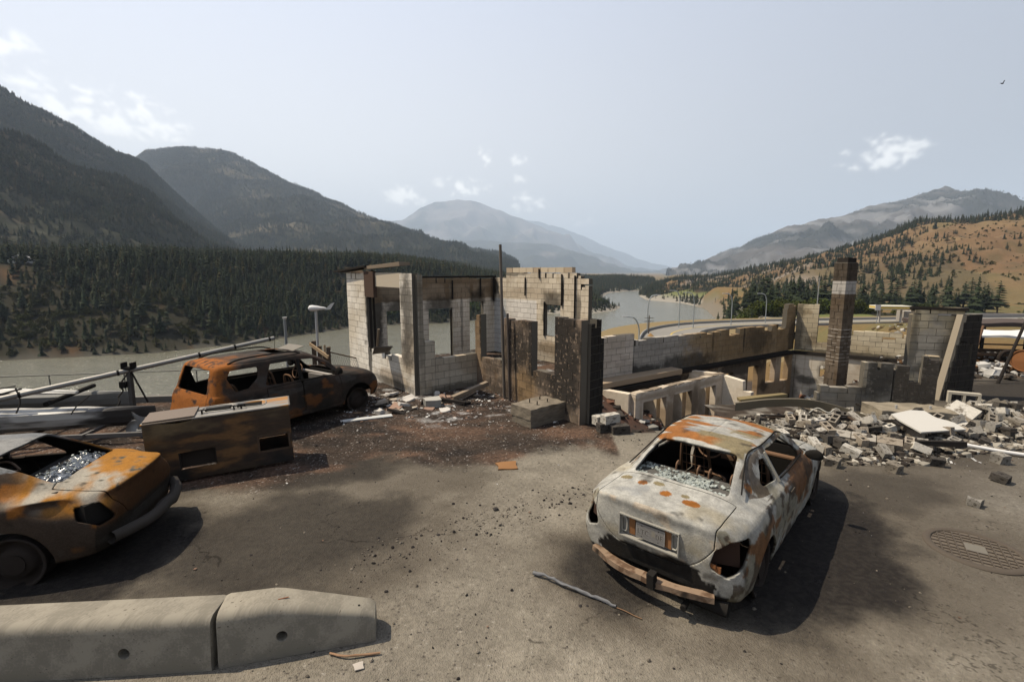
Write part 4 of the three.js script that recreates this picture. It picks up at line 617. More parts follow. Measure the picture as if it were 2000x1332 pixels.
const COUPE = [
  [[.10, .30, 0], [.10, .30, .40], [.13, .29, .66], [.24, .27, .80], [.50, .24, .84], [.95, .2, .84], [1.6, .2, .84], [2.4, .2, .84], [3.1, .2, .84], [3.6, .22, .83], [4.1, .25, .74], [4.32, .27, .42], [4.36, .27, 0]],
  [[.09, .46, 0], [.09, .46, .42], [.11, .46, .70], [.20, .45, .84], [.48, .44, .875], [.95, .42, .885], [1.6, .42, .87], [2.4, .42, .87], [3.1, .42, .875], [3.6, .42, .875], [4.15, .42, .78], [4.40, .42, .45], [4.45, .42, 0]],
  [[.055, .68, 0], [.055, .68, .43], [.09, .68, .69], [.20, .68, .81], [.50, .69, .87], [.95, .70, .885], [1.6, .66, .875], [2.4, .66, .875], [3.1, .66, .875], [3.6, .66, .87], [4.1, .62, .77], [4.33, .60, .45], [4.38, .60, 0]],
  [[.045, .90, 0], [.05, .90, .42], [.10, .885, .65], [.24, .87, .77], [.55, .87, .84], [.95, .85, .865], [1.6, .82, .868], [2.4, .80, .865], [3.1, .78, .86], [3.6, .76, .84], [4.0, .70, .74], [4.2, .68, .43], [4.26, .68, 0]],
  [[.035, .995, 0], [.045, .99, .42], [.11, .965, .62], [.29, .94, .72], [.62, .935, .80], [.98, .92, .835], [1.6, .89, .84], [2.4, .87, .832], [3.05, .86, .81], [3.5, .84, .76], [3.85, .80, .64], [4.0, .78, .38], [4.05, .78, 0]],
  [[.075, 1.02, 0], [.085, 1.015, .41], [.16, .985, .58], [.34, .965, .67], [.66, .96, .755], [1.0, .945, .795], [1.6, .92, .81], [2.4, .90, .81], [3.02, .89, .785], [3.4, .87, .73], [3.7, .84, .6], [3.85, .825, .36], [3.9, .83, 0]],
  [[.66, 1.045, 0], [.66, 1.04, .38], [.68, 1.025, .54], [.76, 1.015, .61], [.92, 1.0, .675], [1.12, .985, .73], [1.6, .96, .765], [2.4, .94, .765], [2.95, .93, .745], [3.15, .93, .70], [3.22, .935, .58], [3.28, .95, .34], [3.30, .955, 0]],
  [[.98, 1.20, 0], [.98, 1.195, .35], [1.0, 1.185, .50], [1.06, 1.175, .555], [1.18, 1.165, .60], [1.34, 1.155, .63], [1.65, 1.15, .665], [2.3, 1.15, .67], [2.7, 1.15, .65], [2.85, 1.15, .61], [2.92, 1.155, .52], [2.97, 1.165, .32], [2.98, 1.17, 0]],
  [[1.32, 1.335, 0], [1.32, 1.33, .32], [1.33, 1.32, .45], [1.36, 1.31, .50], [1.42, 1.305, .53], [1.50, 1.305, .55], [1.7, 1.31, .565], [2.15, 1.31, .565], [2.40, 1.30, .555], [2.48, 1.295, .535], [2.53, 1.30, .47], [2.56, 1.32, .30], [2.57, 1.325, 0]],
  [[1.42, 1.36, 0], [1.42, 1.357, .28], [1.43, 1.35, .39], [1.45, 1.345, .435], [1.5, 1.342, .46], [1.57, 1.342, .475], [1.74, 1.345, .485], [2.13, 1.345, .485], [2.33, 1.338, .47], [2.4, 1.334, .45], [2.44, 1.335, .4], [2.46, 1.345, .26], [2.47, 1.347, 0]],
  [1.6, 1.6, 1.6, 1.62, 1.65, 1.7, 1.8, 2.05, 2.15, 2.2, 2.22, 2.24, 2.25].map(x => [x, 1.385, 0])];
const spot = (x, y, cx, cy, rx, ry, n) => sstep(1.03, .96, Math.hypot((x - cx) / rx, (y - cy) / ry) + n * .28);
function coupeColor(x, y, z, nx, ny, nz) {
  const n = fbm3(x * 3, y * 3, z * 3, 4), f = fbm3(x * 11, y * 11, z * 11, 3), s = .9 + .3 * n + .12 * f;
  let c = mix3([ASH[0] * s, ASH[1] * s, ASH[2] * s], [.33, .335, .33], sstep(.12, .5, fbm3(x * 4 + 7, y * 4, z * 4, 3)) * .6);
  c = mix3(c, [.40, .33, .20], sstep(.05, .45, fbm3(x * 2.4 + 3, y * 3, z * 2.4 + 8, 3)) * .55);
  if (y > 1.27 && ny > .7) {   // roof: rust bands across, pale streaks between
    const b = fbm2(x * 5.2 + .3 * z, z * .8 + 3, 3) + .10 * f, k = sstep(-.42, -.34, b - .45 * sstep(.44, .58, Math.abs(z)) + .10 * sstep(1.6, 2.0, x));
    c = mix3(c, mix3(KHAKI, RUST, sstep(.0, .12, fbm2(x * 3 + 9, z * 1.6, 3) - z * .35)), k * .95); c = mix3(c, [.34, .35, .37], spot(x, z, 1.62, -.22, .07, .1, n) * .7);
  }
  if (ny > .6 && y < 1.1 && x < .75) {   // trunk spots
    for (const [px, pz, rx, rz, q] of [[.50, -.31, .06, .055, 1], [.41, .0, .062, .058, 1], [.36, .29, .075, .09, 1], [.55, -.53, .05, .075, 0], [.57, -.15, .04, .06, 0], [.48, .18, .045, .05, 0]]) c = mix3(c, q ? RUST : KHAKI, spot(x, z, px, pz, rx, rz, f * .7 + n * .5));
  }
  if (x < .3 && nx < -.5) { c = mix3(c, [.62, .51, .38], sstep(.22, .4, fbm2(z * 5 + 2, y * 6, 3)) * .7); c = mix3(c, SOOTC, sstep(.545, .52, y + .05 * n + .03 * f + .2 * sstep(.50, .68, Math.abs(z) + .12 * f)) * .97); }
  const side = Math.abs(nz) > .55;
  if (side) {
    const g = fbm2(x * 2.2 + 5, y * 3.2, 4);
    c = mix3(c, [.27, .24, .165], sstep(-.12, .04, g + .1 * f) * .75); c = mix3(c, mix3(BROWN, RUST, .45), sstep(.02, .10, fbm2(x * 3 + 1, y * 4.6, 5) + .12 * f - .9 * Math.abs(y - .74)) * .85);
    if (x > 1.75 && x < 3.1) c = mix3(c, [.20, .085, .028], sstep(.86, .74, Math.hypot((x - 2.5) / .7, (y - .74) / .24) + .6 * g + .2 * f) * .9);
    c = mix3(c, [.10, .07, .048], sstep(.10, .16, fbm2(x * 4 + 6, y * 5, 5) + .12 * f) * .8); c = mix3(c, RUST, spot(x, y, 1.02, 1.07, .05, .05, f) * .9);
  }
  const q = fbm3(x * 7 + 3, y * 7, z * 7, 3); c = mix3(c, [.06, .052, .045], sstep(.2, .6, q) * .75); c = c.map(v => v * (.86 + .22 * fbm3(x * 17, y * 17, z * 17, 2)));
  return c;
}
const winRear = rpoly([[.76, -.47], [.76, .47], [1.22, .39], [1.22, -.39]], .055), winFront = rpoly([[2.66, -.42], [2.66, .42], [3.14, .56], [3.14, -.56]], .05);
const winDoor = rpoly([[1.80, 1.01], [2.78, .985], [2.36, 1.235], [1.76, 1.25]], .035), winQuarter = rpoly([[1.30, 1.05], [1.63, 1.02], [1.58, 1.20], [1.48, 1.21]], .03);
const tailHole = rpoly([[.72, .65], [.84, .61], [1.06, .70], [1.15, .79], [.88, .80], [.75, .75]], .065), plateHole = rpoly([[-.27, .66], [.27, .66], [.27, .81], [-.27, .81]], .035);
function carHoles(x, y, z, nx, ny, nz, o) {
  let d = 1e3; const az = Math.abs(z);
  if (y > 1.0 && x < 1.5) d = Math.min(d, o.rear(x, z)); if (y > .9 && x > 2.4 && ny > .2) d = Math.min(d, winFront(x, z));
  if (az > .45 && y > .9) for (const w of o.side) d = Math.min(d, w(x, y));
  for (const wx of [.95, 3.62]) if (az > .6) d = Math.min(d, Math.hypot(x - wx, y - .27) - .365);
  if (o.tail && x < .55 && nx < .3) d = Math.min(d, o.tail(az + .85 * x, y)); if (o.plate && x < .2 && nx < -.3) d = Math.min(d, o.plate(z, y));
  return d;
}
function carBody(g, o) {
  const M0 = loftBody(o.loops, o.su, o.sv, o.dent, o.seed), M = clipMesh(M0, (...p) => carHoles(...p, o));
  const lid = (x, y, z) => Math.max(Math.abs(z) - lerp(.26, o.lidW ?? .63, Math.sqrt(clamp((y - .50) / .3))), x - .665, .505 - y), dr = rpoly([[1.72, .30], [1.66, .6], [1.78, .93], [2.95, .905], [2.98, .5], [2.92, .30]], .03), door = (x, y, z) => Math.abs(z) < .5 ? 1 : dr(x, y), hood = (x, y, z) => Math.max(Math.abs(z) - .64, 3.34 - x, .74 - y);
  const gap = .0045, all = (x, y, z) => Math.min(lid(x, y, z), door(x, y, z), hood(x, y, z));
  part(g, 'body', thicken(clipMesh(M, (x, y, z) => all(x, y, z) - gap), .028, o.color, sootIn), bodyMat);
  part(g, 'trunk_lid', thicken(clipMesh(M, (x, y, z) => -lid(x, y, z) - gap), .028, o.color, sootIn), bodyMat);
  part(g, 'hood', thicken(clipMesh(M, (x, y, z) => -hood(x, y, z) - gap), .025, o.color, sootIn), bodyMat);
  for (const s of [1, -1]) part(g, 'door', thicken(clipMesh(M, (x, y, z) => Math.min(-door(x, y, z) - gap, z * s - .1)), .04, o.color, sootIn), bodyMat);
  part(g, 'floor_pan', rough(merge([box(3.5, .05, 1.5, 2.2, .24, 0), box(.05, .5, 1.3, .62, .7, 0), box(.05, .55, 1.5, 3.2, .65, 0), box(.9, .3, 1.2, 3.7, .5, 0)]), .02, 4), darkMat);
  for (const x of [.95, 3.62]) for (const z of [.73, -.73]) wheel(g, x, z);
}
// pale coupe with the licence plate
{
  const g = thing('burnt_car', 'ash white burnt coupe with orange rusted roof and bent licence plate', 'car', null, 1.40, -.03, 4.66, Math.atan2(.743, .669)); g.scale.setScalar(1.045);
  carBody(g, { loops: COUPE, su: 28, sv: [6, 9, 11, 8, 6, 38, 16, 16, 8, 14], dent: .012, seed: 3, color: coupeColor, rear: winRear, side: [winDoor, winQuarter], tail: tailHole, plate: plateHole });
  const pan = part(g, 'plate_recess', merge([box(.012, .22, .64, .085, .735, 0), box(.07, .012, .64, .05, .62, 0), box(.07, .012, .64, .05, .85, 0), box(.07, .22, .012, .05, .735, .315), box(.07, .22, .012, .05, .735, -.315)]), mat(.30, .285, .25, .8));
  const cv = document.createElement('canvas'); cv.width = 384; cv.height = 192; const cx = cv.getContext('2d'); cx.fillStyle = '#8f8d8b'; cx.fillRect(0, 0, 384, 192); for (let i = 0; i < 500; i++) { const k = 120 + (i * 37) % 50; cx.fillStyle = `rgb(${k},${k - 2},${k - 6})`; cx.fillRect((i * 97) % 384, (i * 61) % 192, 9, 5); }
  cx.lineWidth = 5; cx.strokeStyle = '#b9b6b2'; cx.strokeRect(7, 7, 370, 178); cx.font = 'bold 92px sans-serif'; cx.fillStyle = '#c9c7c3'; cx.fillText('LTC', 24, 128); cx.fillText('0F', 268, 128); cx.fillStyle = '#6b6864'; cx.fillText('LTC', 21, 131); cx.fillText('0F', 265, 131); cx.fillStyle = '#9b968a'; cx.fillRect(212, 48, 44, 70); cx.fillStyle = '#23201d'; for (const [a, b] of [[80, 26], [300, 26], [80, 168], [300, 168]]) { cx.beginPath(); cx.arc(a, b, 7, 0, 7); cx.fill(); }
  const pt = new THREE.CanvasTexture(cv); pt.colorSpace = THREE.SRGBColorSpace;
  const pl = part(g, 'licence_plate', new THREE.BoxGeometry(.31, .155, .004), [0, 1, 2, 3, 4, 5].map(i => i === 4 ? std({ map: pt, roughness: .45, metalness: .5 }) : mat(.25, .24, .23, .5, .6))); pl.position.set(.035, .735, .02); pl.rotation.y = -Math.PI / 2; pl.userData.label = 'bare metal licence plate reading LTC 0F';
  for (const z of [.2, -.19]) part(g, 'plate_bracket', rough(box(.02, .17, .07, .065, .735, z), .01, 8), mat(.24, .115, .05, .9));
  for (const z of [.27, -.27]) part(g, 'lamp_frame', merge([tube([[.06, .66, z - .03], [.05, .67, z + .02], [.05, .80, z + .02], [.06, .81, z - .03], [.06, .66, z - .03]], .008, 30)]), mat(.4, .38, .33, .8));
  part(g, 'bumper_beam', rough(new THREE.ExtrudeGeometry(new THREE.Shape([[0, 0], [.06, 0], [.06, .03], [.04, .034], [.04, .058], [.06, .062], [.06, .092], [0, .092]].map(p => new THREE.Vector2(...p))), { steps: 24, extrudePath: new THREE.CatmullRomCurve3([[.06, .34, -.66], [-.06, .34, -.35], [-.09, .34, 0], [-.06, .34, .35], [.06, .34, .66]].map(p => new THREE.Vector3(...p))) }), .010, 7), std({ map: beamTex, roughness: .85, side: THREE.DoubleSide }));
  part(g, 'tow_clamp', rough(box(.09, .14, .07, -.1, .37, .12), .02, 7), darkMat);
  for (const z of [1, -1]) part(g, 'tail_lamp_pan', rough(box(.2, .26, .32, .30, .73, .60 * z, 0, .5 * z, 0), .03, 6), mat(.05, .03, .022, .95));
  part(g, 'tail_lamp_bracket', rough(merge([box(.02, .06, .1, .1, .6, .64), box(.02, .03, .3, .09, .63, .5)]), .012, 8), mat(.20, .085, .035, .9));
  part(g, 'muffler', rough(rod([.16, .2, .3], [.2, .2, .75], .085, .085, 14), .01), darkMat);
  part(g, 'exhaust_pipe', rod([-.05, .17, .42], [.2, .19, .4], .03), darkMat);
  // rear shelf with speaker holes and crumbled glass
  { const sh = new THREE.Shape([[.70, -.56], [1.16, -.58], [1.16, .58], [.70, .56]].map(p => new THREE.Vector2(...p))); for (const z of [-.40, .40]) { const h = new THREE.Path(); h.absellipse(.88, z, .075, .105, 0, 6.2832); sh.holes.push(h); } { const h = new THREE.Path(); h.absellipse(.9, -.16, .03, .07, 0, 6.2832); sh.holes.push(h); } const e = new THREE.ExtrudeGeometry(sh, { depth: .012, bevelEnabled: false, curveSegments: 18 }); e.rotateX(Math.PI / 2); e.translate(0, 1.0, 0); part(g, 'parcel_shelf', e, mat(.10, .095, .085, .9)); }
  part(g, 'glass_crumbs', glassBit(7, 520, r => { let x, z; do { x = .7 + .42 * r() * (.6 + .4 * r()); z = (r() - .5) * 1.08; } while (Math.hypot((x - .88) / .085, (Math.abs(z) - .4) / .115) < 1); return [x, 1.008 + .012 * r(), z]; }, .032), crumbMat);
  for (const z of [-.36, .36]) seat(g, 2.25, z, .68); seat(g, 1.42, .25, .42);
  part(g, 'headrest_plate', rough(merge([box(.03, .20, .26, 2.06, 1.14, .02), box(.03, .05, .3, 2.05, 1.03, .02)]), .012, 7), seatMat);
  for (const z of [.05, .18, -.2, .42]) part(g, 'belt_hook', tube([[1.14, 1.0, z], [1.15, 1.07, z], [1.2, 1.09, z], [1.22, 1.04, z]], .012, 16), springMat);
  part(g, 'dashboard_beam', rough(merge([rod([2.95, .82, -.7], [2.95, .82, .7], .035), box(.25, .2, .5, 3.0, .72, 0)]), .02, 5), springMat); steering(g, 2.75, .82, -.36);
  for (const s of [1, -1]) { const m = part(g, 'door_mirror', rough(new THREE.IcosahedronGeometry(.085, 2), .03, 7), darkMat); m.position.set(2.86, .97, .92 * s); m.scale.set(.6, .8, 1.15); }
  for (const s of [1, -1]) { part(g, 'roof_channel', tube([[.80, 1.075, .63 * s], [1.06, 1.20, .565 * s], [1.36, 1.322, .512 * s], [1.7, 1.332, .552 * s], [2.15, 1.332, .552 * s], [2.44, 1.31, .54 * s], [2.86, 1.13, .635 * s]], .0085, 60, 5), darkMat); part(g, 'door_handle', rough(box(.16, .03, .02, 1.92, .80, .872 * s), .004, 9), mat(.10, .08, .06, .8)); part(g, 'window_gasket', tube([[1.80, .975, .77 * s], [2.2, .965, .775 * s], [2.80, .95, .76 * s]], .012, 30, 5), darkMat); }
  for (const s of [1, -1]) part(g, 'window_post', bar([1.70, .96, .775 * s], [1.66, 1.27, .60 * s], .035, .035), mat(.34, .32, .27, .85));
}
// rusty sedan behind the concrete barriers
{
  const g = thing('burnt_car', 'burnt sedan with grey roof and orange trunk behind the concrete barriers', 'car', null, -4.70, -.03, 5.95, Math.atan2(-.22, -.975)); g.scale.setScalar(1.05);
  const loops = COUPE.map((L, i) => L.map(([x, y, z]) => [x < 1.6 && i > 5 ? x * .98 - .02 : x, y * (i > 3 ? .975 : 1), z * .97]).map(([x, y, z]) => x < .6 && i > 2 && i < 7 ? [x + .05 * (z / .7) ** 2, y - .045 * (1 - x / .6), z * .94] : [x, y, z]));
  const rear = rpoly([[.70, -.46], [.70, .46], [1.22, .42], [1.22, -.42]], .07);
  carBody(g, { loops, su: 20, sv: [6, 8, 9, 7, 5, 28, 12, 12, 6, 10], dent: .010, seed: 13, rear, side: [rpoly([[1.30, .985], [1.9, .965], [1.88, 1.2], [1.55, 1.205]], .03), rpoly([[2.02, .965], [2.76, .95], [2.36, 1.19], [2.02, 1.205]], .03)], tail: rpoly([[.74, .64], [.92, .62], [1.10, .70], [1.08, .78], [.86, .79]], .03), lidW: .6,
    color: (x, y, z, nx, ny, nz) => {
      const n = fbm3(x * 3 + 20, y * 3, z * 3, 4), f = fbm3(x * 12, y * 12, z * 12, 3); let c;
      if (y > 1.17) { c = mix3([.20, .205, .21], [.29, .285, .27], sstep(-.3, .4, n)); c = mix3(c, mix3(BROWN, RUST, .4), sstep(.15, .45, fbm2(x * 3, z * 2 + 5, 3) + .2 * sstep(.35, .55, Math.abs(z)))); }
      else { let t = mix3([.38, .17, .03], [.40, .36, .29], sstep(.05, .4, fbm2(x * 3 + 8, z * 2, 4) + .35 * sstep(.1, -.5, z) - .12)); t = mix3(t, [.14, .13, .10], sstep(.3, .6, f + n * .5));  const g2 = fbm2(x * 2 + 3, y * 3, 4); c = mix3([.07, .05, .036], [.27, .105, .024], sstep(-.02, .12, g2 + .1 * f + (x < 1.1 ? -.06 : -.25))); c = mix3(c, [.25, .24, .21], sstep(.2, .5, fbm2(x * 4 + 9, y * 5, 3)) * .5); if (x < .25 && nx < -.5) c = mix3(c, [.03, .025, .02], .75);  c = mix3(c, t, sstep(.35, .75, ny) * sstep(1.1, .8, x)); }
      return mix3(c, SOOTC, sstep(.3, .6, f) * .5);
    } });
  part(g, 'bumper_beam', rough(tube([[.1, .42, -.74], [-.07, .42, -.42], [-.11, .42, 0], [-.07, .42, .42], [.1, .42, .74]], .07, 40, 8), .02, 5), mat(.055, .047, .04, .85));
  part(g, 'parcel_shelf', box(.5, .015, 1.1, .95, .955, 0), mat(.03, .028, .026, .9));
  const cg = part(g, 'crazed_rear_glass', rough(new THREE.BoxGeometry(.27, .012, .92, 40, 1, 110), .035, 26), new THREE.MeshPhysicalMaterial({ color: new THREE.Color().setRGB(.05, .055, .055), roughness: .2, clearcoat: 1, side: THREE.DoubleSide })); cg.position.set(.82, 1.0, -.02); cg.rotation.z = .2; part(g, 'glass_crumbs', glassBit(17, 50, r => { const x = .7 + .26 * r(); return [x, 1.0 + (x - .7) * .2 + .015 * r(), (r() - .5) * .9]; }, .022), crumbMat);
  for (const z of [1, -1]) part(g, 'tail_lamp_pan', rough(box(.2, .24, .3, .30, .70, .60 * z, 0, .5 * z, 0), .03, 6), darkMat);
  for (const z of [-.36, .36]) seat(g, 2.25, z, .6); seat(g, 1.42, -.25, .4); steering(g, 2.75, .8, -.36);
  const ring = part(g, 'headliner_ring', tube([[1.3, 1.03, -.05], [1.4, 1.13, -.05], [1.55, 1.12, -.1], [1.6, 1.03, -.12], [1.45, 1.0, -.08], [1.3, 1.03, -.05]], .012, 30), mat(.15, .1, .07, .7));
  part(g, 'window_post', bar([1.96, .95, -.735], [1.94, 1.22, -.57], .06, .04), darkMat); part(g, 'window_post', bar([1.96, .95, .735], [1.94, 1.22, .57], .06, .04), darkMat);
}
// burnt sport utility car
const SUV = [
  [[.12, .40, 0], [.12, .40, .45], [.14, .39, .72], [.24, .37, .86], [.5, .33, .89], [.85, .3, .89], [1.6, .3, .89], [2.5, .3, .89], [3.2, .3, .89], [3.6, .32, .88], [4.15, .36, .80], [4.36, .38, .45], [4.4, .38, 0]],
  [[.02, .55, 0], [.02, .55, .5], [.05, .55, .78], [.16, .55, .90], [.48, .55, .93], [.85, .55, .94], [1.6, .55, .92], [2.5, .55, .92], [3.2, .55, .92], [3.6, .55, .93], [4.2, .55, .84], [4.42, .56, .48], [4.46, .56, 0]],
  [[.06, .8, 0], [.06, .8, .5], [.09, .8, .77], [.18, .8, .88], [.48, .8, .915], [.85, .8, .925], [1.6, .8, .92], [2.5, .8, .92], [3.2, .8, .92], [3.6, .8, .92], [4.15, .78, .84], [4.36, .78, .48], [4.4, .78, 0]],
  [[.10, .98, 0], [.10, .98, .5], [.12, .98, .76], [.2, .98, .86], [.5, .98, .9], [.85, .98, .91], [1.6, .98, .91], [2.5, .97, .91], [3.2, .96, .90], [3.6, .95, .88], [4.05, .92, .79], [4.22, .92, .45], [4.26, .92, 0]],
  [[.14, 1.07, 0], [.14, 1.07, .5], [.16, 1.07, .74], [.22, 1.07, .83], [.5, 1.07, .87], [.85, 1.07, .88], [1.6, 1.07, .88], [2.5, 1.05, .88], [3.15, 1.04, .86], [3.5, 1.02, .80], [3.85, 1.0, .68], [4.0, .99, .4], [4.03, .99, 0]],
  [[.16, 1.11, 0], [.16, 1.11, .5], [.18, 1.11, .72], [.25, 1.11, .81], [.5, 1.11, .84], [.85, 1.11, .85], [1.6, 1.1, .85], [2.5, 1.09, .85], [3.0, 1.08, .83], [3.18, 1.08, .79], [3.26, 1.08, .66], [3.32, 1.09, .4], [3.34, 1.09, 0]],
  [[.24, 1.4, 0], [.24, 1.4, .48], [.27, 1.4, .66], [.34, 1.4, .73], [.55, 1.4, .76], [.9, 1.4, .77], [1.6, 1.4, .775], [2.3, 1.4, .77], [2.65, 1.4, .75], [2.8, 1.4, .71], [2.87, 1.4, .6], [2.92, 1.4, .38], [2.93, 1.4, 0]],
  [[.33, 1.62, 0], [.33, 1.62, .46], [.35, 1.615, .60], [.42, 1.615, .66], [.6, 1.62, .68], [.95, 1.63, .69], [1.6, 1.64, .69], [2.1, 1.635, .685], [2.32, 1.62, .67], [2.42, 1.61, .63], [2.47, 1.605, .54], [2.51, 1.615, .36], [2.52, 1.62, 0]],
  [[.44, 1.67, 0], [.44, 1.67, .36], [.46, 1.665, .48], [.52, 1.665, .53], [.66, 1.67, .55], [1, 1.68, .56], [1.6, 1.69, .56], [2.03, 1.685, .55], [2.2, 1.675, .53], [2.28, 1.67, .5], [2.33, 1.665, .44], [2.37, 1.67, .28], [2.38, 1.67, 0]],
  [.6, .6, .62, .68, .8, 1.05, 1.6, 1.9, 2.05, 2.1, 2.15, 2.2, 2.2].map(x => [x, 1.71, 0])];
{
  const g = thing('burnt_car', 'burnt out sport utility car, dark brown with orange rear pillar, facing the ruin', 'car', null, -6.54, -.06, 9.29, Math.atan2(.84, .545));
  const rear = rpoly([[-.54, 1.17], [.54, 1.17], [.48, 1.53], [-.48, 1.53]], .05), front = rpoly([[2.58, -.48], [2.58, .48], [3.2, .62], [3.2, -.62]], .05), sun1 = rpoly([[1.78, -.32], [2.12, -.32], [2.12, .32], [1.78, .32]], .05);
  const side = [rpoly([[.52, 1.40], [.62, 1.16], [.86, 1.18], [1.06, 1.34], [1.10, 1.52], [.60, 1.52]], .03), rpoly([[1.26, 1.16], [1.98, 1.14], [1.96, 1.53], [1.42, 1.53]], .03), rpoly([[2.12, 1.14], [2.92, 1.12], [2.46, 1.50], [2.12, 1.525]], .03)];
  const M0 = loftBody(SUV, 18, 10, .009, 33), M = clipMesh(M0, (x, y, z, nx, ny) => { let d = 1e3; const az = Math.abs(z); if (x < .5 && nx < -.3 && y > 1) d = Math.min(d, rear(z, y)); if (x > 2.4 && y > 1.05 && ny > .2) d = Math.min(d, front(x, z)); if (y > 1.6 && ny > .6) d = Math.min(d, sun1(x, z)); if (az > .55 && y > 1.05) for (const w of side) d = Math.min(d, w(x, y)); for (const wx of [.85, 3.55]) if (az > .6) d = Math.min(d, Math.hypot(x - wx, y - .33) - .42); return d; });
  const color = (x, y, z, nx, ny, nz) => {
    const n = fbm3(x * 2.6 + 40, y * 2.6, z * 2.6, 4), f = fbm3(x * 10, y * 10, z * 10, 3);
    let c = mix3([.042, .035, .029], [.078, .054, .04], sstep(-.15, .4, n)); c = mix3(c, [.085, .08, .073], sstep(.1, .5, fbm3(x * 2 + 5, y * 4, z * 2, 3)) * .5);
    c = mix3(c, [.11, .10, .09], sstep(.0, .15, fbm3(x * 1.6 + 3, y * 4, z * 4, 4)) * .5); c = mix3(c, [.22, .09, .032], sstep(.16, .27, fbm3(x * 2.2 + 9, y * 3, z * 3, 4) + .08 * f) * .75);
    const back = sstep(.55, .30, x - (y > 1.5 ? .28 : 0) + .3 * n + .12 * f); c = mix3(c, mix3([.36, .125, .028], [.10, .055, .035], sstep(.05, .4, f + .5 * n)), back * .92);
    return mix3(c, SOOTC, sstep(.3, .6, f) * .6);
  };
  const d1 = rpoly([[1.26, .42], [1.24, 1.05], [2.0, 1.05], [2.02, .42]], .03), d2 = rpoly([[2.1, .42], [2.08, 1.05], [2.98, 1.04], [3.04, .6], [2.98, .42]], .03), gate = rpoly([[-.66, .62], [.66, .62], [.62, 1.1], [-.62, 1.1]], .05);
  const fields = [(x, y, z) => Math.abs(z) < .5 ? 1 : d1(x, y), (x, y, z) => Math.abs(z) < .5 ? 1 : d2(x, y), (x, y, z) => x > .4 ? 1 : gate(z, y), (x, y, z) => Math.max(Math.abs(z) - .68, 3.42 - x, .90 - y)];
  part(g, 'body', thicken(clipMesh(M, (x, y, z) => Math.min(...fields.map(f => f(x, y, z))) - .005), .03, color, sootIn), bodyMat);
  for (const k of [0, 1]) for (const s of [1, -1]) part(g, 'door', thicken(clipMesh(M, (x, y, z) => Math.min(-fields[k](x, y, z) - .005, z * s - .1)), .05, color, sootIn), bodyMat);
  part(g, 'tailgate', thicken(clipMesh(M, (x, y, z) => -fields[2](x, y, z) - .005), .04, color, sootIn), bodyMat); part(g, 'hood', thicken(clipMesh(M, (x, y, z) => -fields[3](x, y, z) - .005), .03, color, sootIn), bodyMat);
  part(g, 'floor_pan', rough(merge([box(3.5, .05, 1.6, 2.1, .38, 0), box(.05, .6, 1.6, 3.25, .75, 0), box(.9, .35, 1.2, 3.75, .6, 0)]), .02, 4), darkMat);
  for (const x of [.85, 3.55]) for (const z of [.76, -.76]) wheel(g, x, z, .32);
  for (const s of [1, -1]) { part(g, 'roof_rail', tube([[.6, 1.66, .60 * s], [.8, 1.72, .6 * s], [1.5, 1.745, .6 * s], [2.0, 1.73, .6 * s], [2.2, 1.67, .59 * s]], .018, 40), darkMat); part(g, 'window_post', bar([2.05, 1.12, .85 * s], [2.04, 1.56, .72 * s], .07, .04), darkMat); const m = part(g, 'door_mirror', rough(new THREE.IcosahedronGeometry(.1, 2), .03, 6), darkMat); m.position.set(2.95, 1.17, .98 * s); m.scale.set(.6, .9, 1); }
  for (const z of [-.4, .4]) { seat(g, 2.15, z, .72); seat(g, 1.3, z, .55); } steering(g, 2.75, 1.05, -.4);
  part(g, 'dashboard_beam', rough(merge([rod([2.98, 1.0, -.75], [2.98, 1.0, .75], .04), box(.2, .22, .6, 3.0, .9, .1)]), .03, 5), mat(.30, .27, .24, .5, .3));
  part(g, 'aerial', merge([rod([1.9, 1.7, .1], [1.86, 2.25, .2], .004), rod([1.9, 1.7, .1], [1.95, 2.2, .05], .004)]), darkMat);
  part(g, 'sunroof_flap', box(.36, .012, .62, 2.33, 1.72, 0, 0, 0, .28), mat(.16, .14, .11, .7));
}
// ---------- things on the lot ----------
const concTex = dataTex(512, 512, (u, v) => { const n = fbm2(u * 7, v * 7, 5), m = vn2(u * 120, v * 120), p = vn2(u * 60 + 4, v * 60); let c = mix3([.215, .192, .152], [.30, .268, .212], sstep(-.4, .4, n + .25 * m)); if (p > .9) c = [.12, .1, .08]; return c; });
const concMat = std({ map: concTex, roughness: .92, bumpMap: grainBump, bumpScale: .0012, side: THREE.DoubleSide });
function loftSolid(secs) {   // list of [s, closed polygon of [z, y]]
  const n = secs[0][1].length, pos = [], idx = [], uv = [];
  secs.forEach(([s, P]) => P.forEach(([z, y]) => { pos.push(s, y, z); uv.push(s * .8 + z * .3, y * .8 + z * .5); }));
  for (let i = 0; i < secs.length - 1; i++) for (let k = 0; k < n; k++) { const a = i * n + k, b = i * n + (k + 1) % n, c = a + n, d = b + n; idx.push(a, c, b, b, c, d); }
  for (const [i, f] of [[0, 1], [secs.length - 1, 0]]) { const s = secs[i]; const tri = THREE.ShapeUtils.triangulateShape(s[1].map(p => new THREE.Vector2(...p)), []); const b0 = pos.length / 3; s[1].forEach(([z, y]) => { pos.push(s[0], y, z); uv.push(z, y); }); for (const t of tri) f ? idx.push(b0 + t[0], b0 + t[1], b0 + t[2]) : idx.push(b0 + t[0], b0 + t[2], b0 + t[1]); }
  return toCreasedNormals(geo(pos, idx, null, uv), .7);
}
const barrierSec = (h, w, d = 1) => [[0, 0], [0, .09], [-.01 * d, .15], [-.028 * d, h * .78], [-.033 * d, h * .85], [-.043 * d, h * .91], [-.06 * d, h * .955], [-.085 * d, h * .985], [-.115 * d, h], [-w + .12 * d, h], [-w + .09 * d, h * .965], [-w + .07 * d, h * .86], [-w + .03 * d, .15], [-w, .09], [-w, 0]];
